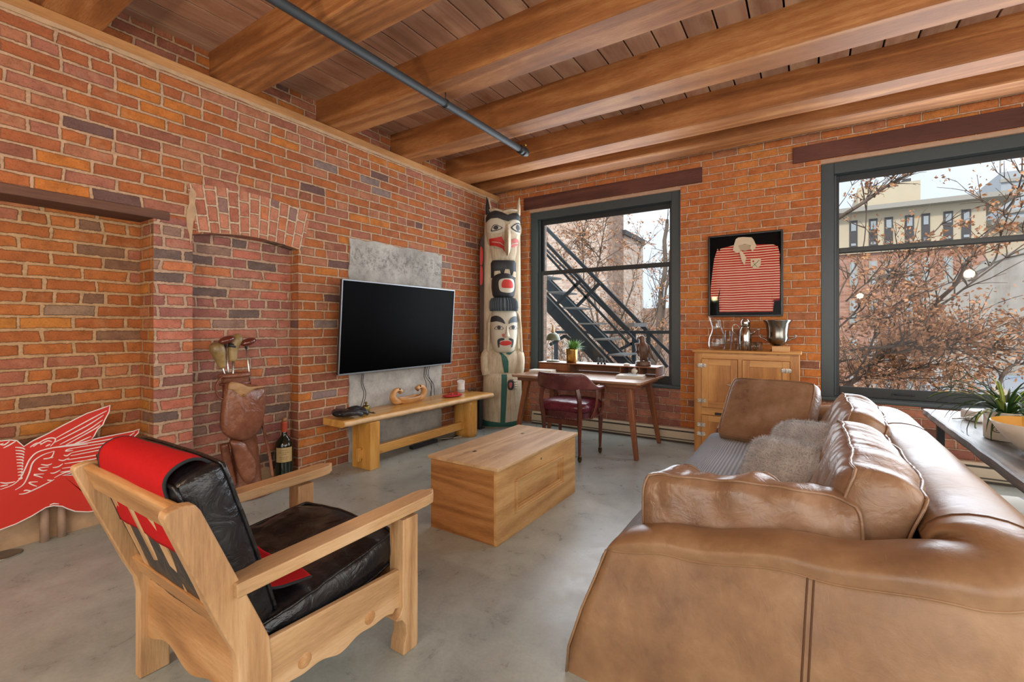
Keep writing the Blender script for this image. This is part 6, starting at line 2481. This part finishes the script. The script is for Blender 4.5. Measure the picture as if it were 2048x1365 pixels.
m = MB().surf(spk_, 12, 32, cv=True)
m.f.append([12 * 32 + k for k in range(32)]); m.sm.append(False); m.mi.append(0)
m.build('shell', M_spw, t)
MB().lathe([(0, 0), (.042, 0), (.047, .01), (.048, .04), (0, .04)], n=32).build('base', plain('pale_grey_mesh', 'b0acaa', .8), t)
q = on_z(948, 784, BZ)
t = thing('glasses', 'folded dark spectacles at the far end of the bench', 'spectacles', (q.x - .03, q.y, BZ), R(70))
for s in (-1, 1):
    MB().tube([(s * .034 + .026 * math.cos(k * PI / 8), 0, .022 + .02 * math.sin(k * PI / 8)) for k in range(16)], .0028, 6, closed=True).build('rim', M_blackiron, t)
    MB().tube([(s * .062, 0, .03), (s * .06, .02, .03), (-s * .04, .03, .008)], .002, 6).build('temple', M_blackiron, t)
MB().tube([(-.009, 0, .026), (0, 0, .031), (.009, 0, .026)], .0025, 6).build('bridge', M_blackiron, t)

# power strip and black subwoofer-like post behind the bench
q = on_z(848, 888, .02)
t = thing('power_strip', 'black power strip on the floor under the bench', 'power strip', (q.x, q.y, 0))
MB().box(-.03, .03, -.20, .20, 0, .035).build('body', M_tvb, t, bevel=.004)
m = MB()
for k in range(5):
    m.box(-.016, .016, -.15 + k * .07, -.12 + k * .07, .035, .0365)
m.build('sockets', M_blackiron, t)['kind'] = 'stuff'
t2 = thing('floor_cables', 'tangle of thin cables on the floor under the bench', 'cable', (q.x, q.y + .35, 0))
random.seed(3)
for k in range(4):
    pts = catmull([(random.uniform(-.05, .08), -.13 + random.uniform(0, .02), .02), (random.uniform(-.05, .12), .05, .004), (random.uniform(0, .15), .2, .004), (random.uniform(-.05, .1), .34, .004), (random.uniform(-.08, .0), .5, .01)], 6)
    MB().tube(pts, .003, 5).build('cable', M_cable if k else M_white, t2)
q = on_z(958, 862, 0)
t = thing('metal_stand', 'slim black metal stand between the bench end and the totem pole', 'stand', (-3.66, 4.86, 0))
MB().box(-.05, .05, -.05, .05, 0, .012).build('base', M_tvb, t, bevel=.002)
MB().box(-.03, .03, -.035, .035, .012, .43).build('column', M_tvb, t, bevel=.004)
MB().box(-.04, .04, -.045, .045, .43, .445).build('top_plate', M_blackiron, t, bevel=.003)

# ---- golf bag leaning in the blind arch
M_gbag = leather('brown_golf_bag_leather', '502a1c', '80503a', 'aa785c', .25, .35)
M_gflap = leather('light_golf_leather', '7a5030', 'a27a50', 'c09a70', .45, .3)
XB = -3.76


def G(zx, zy, X=XB):  # crop coords of the golf bag
    return on_x(400 + zx / 3.791, 640 + zy / 3.791, X)


gp = G(330, 1240)
t = thing('golf_bag', 'old brown leather golf bag leaning in the arched niche', 'golf bag', (XB - .0, gp.y, 0))
go = Vector((XB, gp.y, 0))


def TL(p): return Vector(p) - go


top = G(270, 470, -3.80); bot = G(330, 1200, -3.74)
top2 = Vector((-3.80, top.y, top.z))
pts = [Vector((-3.80, G(285, 440).y, G(0, 440).z)), Vector((-3.80, G(290, 560).y, G(0, 560).z)), Vector((-3.79, G(315, 800).y, G(0, 800).z)), Vector((-3.785, G(345, 1000).y, G(0, 1000).z)), Vector((-3.78, G(370, 1200).y, .06)), Vector((-3.78, G(375, 1230).y, .012))]
cc = catmull([TL(p) for p in pts], 5)
n = len(cc)


def bagf(u, v):
    k = u * (n - 1)
    i = min(int(k), n - 2)
    p = cc[i].lerp(cc[i + 1], k - i)
    a = v * 2 * PI
    r_ = .095 + .022 * u - .018 * math.sin(u * PI) + .008 * mnoise.noise(Vector((math.cos(a), math.sin(a), u * 5)))
    return (p.x + math.cos(a) * r_ * .62, p.y + math.sin(a) * r_ * 1.05, p.z)


MB().surf(bagf, 30, 28, cv=True).build('bag_tube', M_gbag, t, solid=.008)
rp = cc[0]
for dz, r_, hh in ((-.005, .100, .018), (-.07, .098, .010)):
    MB().tube([(rp.x + math.cos(k / 28 * 2 * PI) * r_ * .66, rp.y + math.sin(k / 28 * 2 * PI) * r_ * 1.08, rp.z + dz) for k in range(28)], hh, 8, closed=True, flat=1).build('collar_band', M_gbag, t)
# big flap pocket
pk = [G(165, 520), G(175, 480), G(240, 470), G(440, 500), G(465, 540), G(470, 640), G(455, 740), G(420, 840), G(360, 895), G(290, 912), G(200, 890), G(148, 830), G(140, 770), G(150, 640)]


def dome(pl, x0, bulge, n_=1):
    P2 = [(p.y - go.y, p.z) for p in pl]
    P2 = sp2(P2, 4)
    cy_ = sum(p[0] for p in P2) / len(P2); cz_ = sum(p[1] for p in P2) / len(P2)
    rings = [(1.0, 0), (1.0, bulge * .4), (.94, bulge * .75), (.8, bulge * .92), (.5, bulge), (.05, bulge * 1.02)]
    vs = []
    for s, d in rings:
        for y, z in P2:
            yy, zz_ = cy_ + (y - cy_) * s, cz_ + (z - cz_) * s
            vs.append((x0 + d + .005 * mnoise.noise(Vector((yy * 14, zz_ * 10, 1))), yy, zz_))
    N = len(P2)
    fs = [(i * N + k, i * N + (k + 1) % N, (i + 1) * N + (k + 1) % N, (i + 1) * N + k) for i in range(len(rings) - 1) for k in range(N)]
    fs += [tuple(range(N)), tuple((len(rings) - 1) * N + k for k in range(N))]
    return MB().add(vs, fs, True)


pb = dome(pk, .02, .075).build('pocket', M_gbag, t)
fl_ = [G(170, 518), G(190, 468), G(260, 475), G(330, 500), G(430, 492), G(440, 505), G(370, 520), G(310, 560), G(275, 580), G(240, 560), G(200, 530)]
dome(fl_, .075, .030).build('pocket_flap', M_gflap, pb)
MB().ball(TL(G(275, 563, XB)) + Vector((.112, 0, 0)), .009, 10, 8).build('stud', M_gold, pb)
# lower ball pocket, side roll and strap
dome([G(205, 910), G(300, 920), G(330, 960), G(385, 1050), G(400, 1150), G(370, 1225), G(330, 1235), G(270, 1150), G(230, 1000)], .035, .04).build('ball_pocket', M_gbag, t)
pts = [TL(G(zx, zy)) + Vector((.02, 0, 0)) for zx, zy in ((175, 940), (190, 1040), (215, 1160), (235, 1260))]
MB().tube(catmull(pts, 5), .032, 12, flat=.8).build('umbrella_sleeve', M_gbag, t)
pts = [TL(G(zx, zy)) + Vector((.05, 0, 0)) for zx, zy in ((440, 740), (470, 880), (500, 1020), (525, 1180))]
MB().tube(catmull(pts, 5), .012, 8).build('zip_edge', M_gbag, t)
pts = [TL(G(zx, zy, -3.70)) + Vector((0, 0, 0)) for zx, zy in ((165, 430), (120, 500), (135, 580), (170, 600))]
MB().tube(catmull(pts, 5), .014, 8, flat=.4).build('carry_strap', M_gbag, t)
p = [(-.02, G(330, 0).y - go.y, .006)]
MB().tube(catmull([(.06, -.10, .012), (.12, -.02, .01), (.13, .1, .01), (.08, .2, .01), (.0, .26, .01)], 6), .012, 8, flat=.5).build('shoulder_strap', M_gbag, t)
# clubs
M_headb = leather('club_head_cover', '6a5434', '9a8050', 'b8a070', .4, .4)
M_woodh = plain('varnished_club_head', '5c2418', .2, var=.3, coat=.5)
M_steelr = plain('steel_shaft', 'b8b6b0', .25, 1)
for k, (s0, s1, kind, lab) in enumerate((((185, 410), (130, 215), 'cover', 'golf club in tan fabric cover, left of the clubs in the bag'), ((250, 412), (250, 255), 'cover2', 'golf club in yellowish cover with black band, centre of the clubs in the bag'), ((215, 410), (190, 150), 'wood', 'golf club with dark red wooden head, behind the covered clubs'), ((375, 430), (345, 165), 'wood', 'golf club with dark red wooden head, rightmost in the bag'))):
    a, b = G(*s0, -3.80), G(*s1, -3.80)
    a = a + (a - b).normalized() * .22
    ct = thing('golf_club', lab, 'golf club', a, 0, 'golf clubs standing in the leather bag')
    b = b - a
    MB().tube([(0, 0, 0), b], .006, 8).build('shaft', M_steelr, ct)
    d = b.normalized()
    if kind.startswith('cover'):
        e_ = b + Vector((.0, -.01 if kind == 'cover' else .03, .13 if kind == 'cover' else .05)) * 1
        if kind == 'cover':
            pts = catmull([b - d * .16, b - d * .09, b - d * .02, b + Vector((.0, -.03, .04))], 4)
            MB().tube(pts, [.024, .026, .029, .033, .037, .041, .045, .049, .052, .052, .046, .034, .014], 14).build('head_cover', M_headb, ct)
        else:
            pts = catmull([b - d * .06, b + d * .03, b + d * .09 + Vector((0, .02, 0)), b + d * .15 + Vector((0, .05, 0))], 4)
            hc = MB().tube(pts, [.030, .031, .032, .034, .036, .038, .040, .042, .044, .044, .040, .030, .012], 14).build('head_cover', M_headb, ct)
            MB().tube([b + d * .045, b + d * .075 + Vector((0, .005, 0))], .0385, 14).build('black_band', M_tvb, hc)
    else:
        M = Matrix.Translation(b + Vector((.02, .03 if k == 3 else .02, .004))) @ Matrix.Rotation(R(20), 4, 'X')
        hd2 = MB().ball((0, -.02, 0), (.045, .062, .030), 18, 10, M).build('club_head', M_woodh, ct)
        MB().tube([b - d * .06, b], [.009, .013], 8).build('hosel', M_tvb, ct)

# ---- big wine bottle
T = NT('dark_green_bottle_glass')
M_bot = T.set('0c1810', .06, spec=.7)
M_wax = plain('orange_red_capsule', 'a8442a', .45)
M_label = plain('cream_bottle_label', 'b59c6c', .7, var=.1, scale=30)
t = thing('wine_bottle', 'large dark green wine bottle with cream label in the arched niche', 'bottle', (-3.87, 2.30, 0))
MB().lathe([(0, .004), (.060, .004), (.070, .014), (.072, .05), (.073, .30), (.068, .335), (.045, .368), (.026, .39), (.022, .41), (.022, .50), (0, .50)], n=40).build('glass', M_bot, t)
MB().lathe([(.0235, .425), (.0245, .43), (.0245, .50), (.026, .503), (.026, .512), (0, .514)], n=28).build('capsule', M_wax, t)
MB().lathe([(0, .513), (.018, .513), (.019, .545), (0, .547)], n=20).build('cork', M_gflap, t)


def lab_(u, v):
    a = R(-75 + 110 * u) + R(-12)
    return (.0742 * math.cos(a), .0742 * math.sin(a), .175 + v * .125)


lb = MB().surf(lab_, 20, 4).build('label', M_label, t)
m = MB()
for k, (z, u0, u1) in enumerate(((.275, .3, .7), (.255, .2, .8), (.24, .35, .65), (.215, .25, .75), (.2, .3, .7))):
    for j in range(14):
        if (j + k) % 3 == 2: continue
        ua = u0 + (u1 - u0) * j / 14; ub = u0 + (u1 - u0) * (j + .8) / 14
        A_ = [R(-87 + 110 * x_) for x_ in (ua, ub)]
        m.add([(.0746 * math.cos(A_[0]), .0746 * math.sin(A_[0]), z), (.0746 * math.cos(A_[1]), .0746 * math.sin(A_[1]), z), (.0746 * math.cos(A_[1]), .0746 * math.sin(A_[1]), z + .005), (.0746 * math.cos(A_[0]), .0746 * math.sin(A_[0]), z + .005)], [(0, 1, 2, 3)])
m.build('label_print', plain('brown_print', '5a4428', .8), lb)['kind'] = 'stuff'

# ---- red winged horse sign leaning in the recess
M_sign = plain('glossy_red_enamel', 'c43226', .25, var=.04, scale=2)
M_line = plain('white_enamel_line', 'e6dcd6', .35, var=.03)
SX = -3.955
SN = on_x(120, 1000, SX)


def S(zx, zy):
    q = on_x(zx / 3.197, 740 + zy / 3.197, SX)
    return (q.y - SN.y, q.z)


t = thing('winged_horse_sign', 'red enamel sign shaped as a flying winged horse leaning in the brick recess', 'sign', (SX, SN.y, 0))
outl = [(-330, 560), (-300, 470), (-250, 400), (-215, 330), (-195, 385), (-120, 410), (0, 455), (60, 449), (105, 452), (150, 490),
        (210, 452), (300, 410), (400, 355), (550, 280), (650, 246), (701, 227), (695, 270), (668, 320), (655, 352), (622, 380), (598, 425), (580, 446),
        (660, 430), (760, 410), (850, 393), (888, 379), (880, 405), (840, 442), (805, 475), (760, 512), (700, 560), (640, 592), (560, 625), (470, 655), (400, 675),
        (470, 672), (540, 684), (620, 682), (700, 668), (760, 659), (860, 664), (930, 690), (960, 730), (900, 722), (830, 712), (760, 745), (700, 790), (680, 815), (620, 815), (600, 760), (575, 708), (560, 720),
        (600, 830), (650, 880), (720, 930), (790, 1010), (860, 1100), (905, 1150), (880, 1165), (800, 1060), (740, 950), (690, 905), (650, 896), (560, 908), (480, 905), (430, 888), (395, 872), (340, 868), (290, 880), (200, 935), (100, 985), (0, 1022),
        (-80, 1050), (-150, 1120), (-160, 1230), (-200, 1235), (-190, 1110), (-240, 1000), (-330, 1010), (-400, 1060), (-410, 1040), (-330, 950), (-250, 900), (-260, 780), (-280, 680), (-380, 700), (-420, 690), (-400, 650)]
outl = [S(*p) for p in outl]
# start of hidden loop (560,720) would fold back: rebuild without the notch, the notch is a real gap
pnl = MB()
pnl.prism([p for i, p in enumerate(outl) if i != 51], -.006, .006, Matrix(((0, 0, 1, 0), (1, 0, 0, 0), (0, 1, 0, 0), (0, 0, 0, 1))))
sg = pnl.build('sign_panel', M_sign, t)
loop = [(.007, a, b) for i, (a, b) in enumerate(outl) if i != 51]
MB().tube(loop, .0035, 6, closed=True, flat=1).build('white_border', M_line, sg)
LN = [[(0, 765), (80, 735), (130, 690), (160, 630), (190, 570), (240, 525), (330, 500), (400, 492), (470, 485), (560, 475)],
      [(95, 768), (150, 730), (185, 660), (210, 590), (270, 545), (345, 520)],
      [(345, 690), (420, 655), (500, 650), (560, 635), (650, 590)], [(120, 795), (160, 790), (230, 760), (300, 725), (345, 700)],
      [(210, 492), (250, 465), (300, 440), (345, 437), (350, 455), (320, 490)], [(190, 495), (230, 470), (265, 470)], [(255, 480), (300, 455), (330, 460)], [(290, 490), (320, 475)],
      [(320, 500), (500, 470), (590, 445)], [(345, 465), (550, 360), (660, 290)], [(380, 478), (560, 385), (655, 320)], [(420, 480), (600, 380), (640, 350)], [(350, 440), (560, 325), (680, 262)], [(460, 480), (580, 425)],
      [(400, 492), (640, 455), (740, 435)], [(470, 500), (760, 450), (860, 400)], [(455, 530), (740, 470), (845, 425)], [(450, 550), (740, 490), (820, 455)], [(430, 575), (690, 530), (790, 480)], [(410, 600), (600, 570), (720, 530)], [(395, 630), (590, 600), (700, 550)], [(385, 655), (560, 625), (640, 580)],
      [(345, 520), (325, 560), (275, 570), (340, 560)], [(330, 600), (300, 610), (260, 605)], [(300, 640), (270, 645), (245, 630), (310, 620)], [(270, 690), (240, 680), (215, 670), (280, 665)], [(235, 745), (205, 735), (185, 720), (240, 715)], [(200, 775), (165, 770), (150, 775)],
      [(470, 500), (430, 510), (420, 520), (465, 515)], [(455, 530), (425, 550), (405, 545)], [(440, 565), (400, 580), (372, 575)], [(400, 600), (370, 620), (335, 625)], [(385, 640), (345, 660), (320, 660)],
      [(515, 712), (545, 735), (552, 770), (572, 812)], [(650, 830), (690, 850)], [(630, 865), (700, 852)], [(315, 866), (340, 856), (375, 858)], [(300, 705), (335, 708)],
      [(5, 480), (30, 478), (60, 455)], [(20, 500), (60, 480), (100, 455)], [(-60, 520), (-30, 490), (20, 470)], [(0, 720), (40, 725), (95, 715)], [(0, 745), (50, 735)]]
for k in range(11):
    LN.append([(95 + k * 2, 495 + k * 20), (140, 500 + k * 19), (158 - k * 3, 510 + k * 19)])
m = MB()
for ln in LN:
    pts = catmull([(.0065, *S(*p)) for p in ln], 4)
    nn_ = len(pts)
    m.tube(pts, [.0018 + .0022 * math.sin(PI * min(1, (i + .5) / nn_)) for i in range(nn_)], 5)
m.build('white_drawing', M_line, sg)['kind'] = 'stuff'
# two pipe stubs and a floor drain by the recess
M_pipeb = plain('old_mortared_pipe', 'a88a74', .7, var=.3, scale=20, bump=.4)
for k, (zx, lab) in enumerate(((285, 'left of the two short pipe stubs under the winged horse sign'), (395, 'right of the two short pipe stubs under the winged horse sign'))):
    q = on_x(zx / 3.197, 1080, -4.03)
    o = MB().tube([(0, 0, 0), (0, 0, .28)], .022, 14).build('pipe_stub', M_pipeb)
    o.location = (-4.03, q.y, 0)
    setp(o, lab, 'pipe', 'pipe stubs at the foot of the recess')
q = on_z(8, 1112, 0)
t = thing('floor_drain', 'round metal floor drain cap at the left edge', 'drain', (q.x, q.y, 0))
MB().lathe([(0, 0), (.075, 0), (.08, .004), (.06, .005), (.058, .002), (0, .002)], n=36).build('cap', plain('dull_steel', '8c8880', .4, .8), t)

# ---- console table behind the sofa
M_cons = wood('dark_weathered_plank', ('2a2422', '5c5450', 'a09890'), 'Y', 2.4, .45, False, .7, .6)
t = thing('console_table', 'dark weathered plank console table behind the sofa', 'table', (1.0, 3.2, 0))
m = MB()


def ctop(u, v):
    y = 1.85 + u * (4.44 - 1.85)
    e = mnoise.noise(Vector((y * 5, 0, 0))) * .008
    cs = [(.695 + e, .702), (.69 + e, .712), (.692 + e, .745), (.70 + e, .75), (1.32, .75), (1.32, .702)]
    k = int(round(v * 6)) % 6
    x, z = cs[k]
    return (x - 1.0, y - 3.2, z)


m.surf(ctop, 40, 6, smooth=False, cv=True)
m.f += [[k for k in range(6)], [40 * 6 + k for k in range(6)]]; m.sm += [False] * 2; m.mi += [0] * 2
m.build('tabletop', M_cons, t)
for x in (.76, 1.26):
    for y in (1.98, 4.30):
        MB().box(x - .02 - 1, x + .02 - 1, y - .02 - 3.2, y + .02 - 3.2, 0, .702).build('leg', M_tvb, t, bevel=.002)
for x in (.76, 1.26):
    MB().box(x - .015 - 1, x + .015 - 1, 2.0 - 3.2, 4.28 - 3.2, .665, .70).build('side_rail', M_tvb, t)
MB().box(.74 - 1, 1.28 - 1, 1.95 - 3.2, 4.33 - 3.2, .20, .23).build('lower_shelf', M_cons, t, bevel=.003)
t = thing('paper_stack', 'stack of white papers on the lower shelf of the console table', 'papers', (1.02, 4.0, .231), .2)
MB().box(-.12, .12, -.16, .16, 0, .04).build('papers', M_paper, t, bevel=.002)
# speaker bar / radio
t = thing('radio', 'long low white and chrome radio on the console table behind the plant', 'radio', (1.08, 4.12, .751), R(22))
MB().box(-.26, .26, -.07, .07, 0, .07).build('body', M_spw, t, bevel=.018, seg=4)
MB().box(-.20, .20, -.073, -.068, .014, .044).build('front_grille', plain('dark_blue_grey_grille', '4a4e58', .4), t, bevel=.004)
MB().tube([(-.262, -.055, .036), (-.30, -.03, .02), (-.33, .02, .006)], .004, 6).build('wire_stand', M_chrome, t)
# white pot with long leaved plant
t = thing('planter', 'white ceramic pot with drawn black figure eight and long grassy leaves', 'plant', (.87, 3.46, .751))
MB().lathe([(0, 0), (.078, 0), (.086, .006), (.090, .15), (.086, .15), (.082, .135), (0, .13)], n=44).build('pot', M_white, t)
MB().lathe([(0, .131), (.082, .131)], n=20).build('soil', M_soil, t)
pts = []
ctr = R(-108)
for k in range(25):
    u = k / 24 * 2 * PI
    a = ctr + .26 * math.sin(2 * u) * .8 - .30
    z = .085 + .040 * math.cos(u)
    pts.append((.0895 * math.cos(a), .0895 * math.sin(a), z))
dw = MB().tube(pts, .0014, 6, closed=True)
ln = [(.090 * math.cos(ctr - .32 + u), .090 * math.sin(ctr - .32 + u), .055 + .008 * math.sin(u * 3)) for u in [j / 14 * 1.3 for j in range(15)]]
dw.tube(ln, .0014, 6)
dw.build('drawn_line', M_blackiron, t)
random.seed(77)
for k in range(92):
    a = random.uniform(0, 2 * PI)
    el = random.uniform(.25, 1.35)
    L = random.uniform(.20, .36)
    h = Vector((math.cos(a), math.sin(a), 0))
    s = Vector((-math.sin(a), math.cos(a), 0))
    p = Vector((math.cos(a) * .02, math.sin(a) * .02, .13))
    m = MB()
    vs = []
    N = 9
    e = el
    for i in range(N + 1):
        w = .0062 * (1 - (i / N) ** 2) + .0006
        nrm_ = Vector((0, 0, .003))
        vs += [p - s * w + nrm_, p, p + s * w + nrm_]
        d = h * math.cos(e) + Vector((0, 0, math.sin(e)))
        p = p + d * L / N
        if p.z < .012: p.z = .012
        e -= (.10 + .16 * (1 - el / 1.5)) * (1 + .6 * i / N)
    fs = []
    for i in range(N):
        for j in (0, 1):
            fs.append((i * 3 + j, i * 3 + j + 1, i * 3 + j + 4, i * 3 + j + 3))
    m.add(vs, fs, True)
    m.build('leaf', M_leaf3 if k % 4 else M_leafy, t)
# bowl
t = thing('serving_bowl', 'wide white bowl with golden wooden inside at the right edge of the console table', 'bowl', (.925, 3.09, .751))
MB().lathe([(0, 0), (.07, 0), (.085, .006), (.13, .05), (.175, .105), (.20, .15), (.196, .153)], n=48).build('outside', M_white, t)
MB().lathe([(.196, .153), (.192, .148), (.165, .10), (.12, .05), (.08, .02), (0, .012)], n=48).build('inside', plain('golden_wood_lining', 'c08a2c', .4, var=.2, scale=8), t)
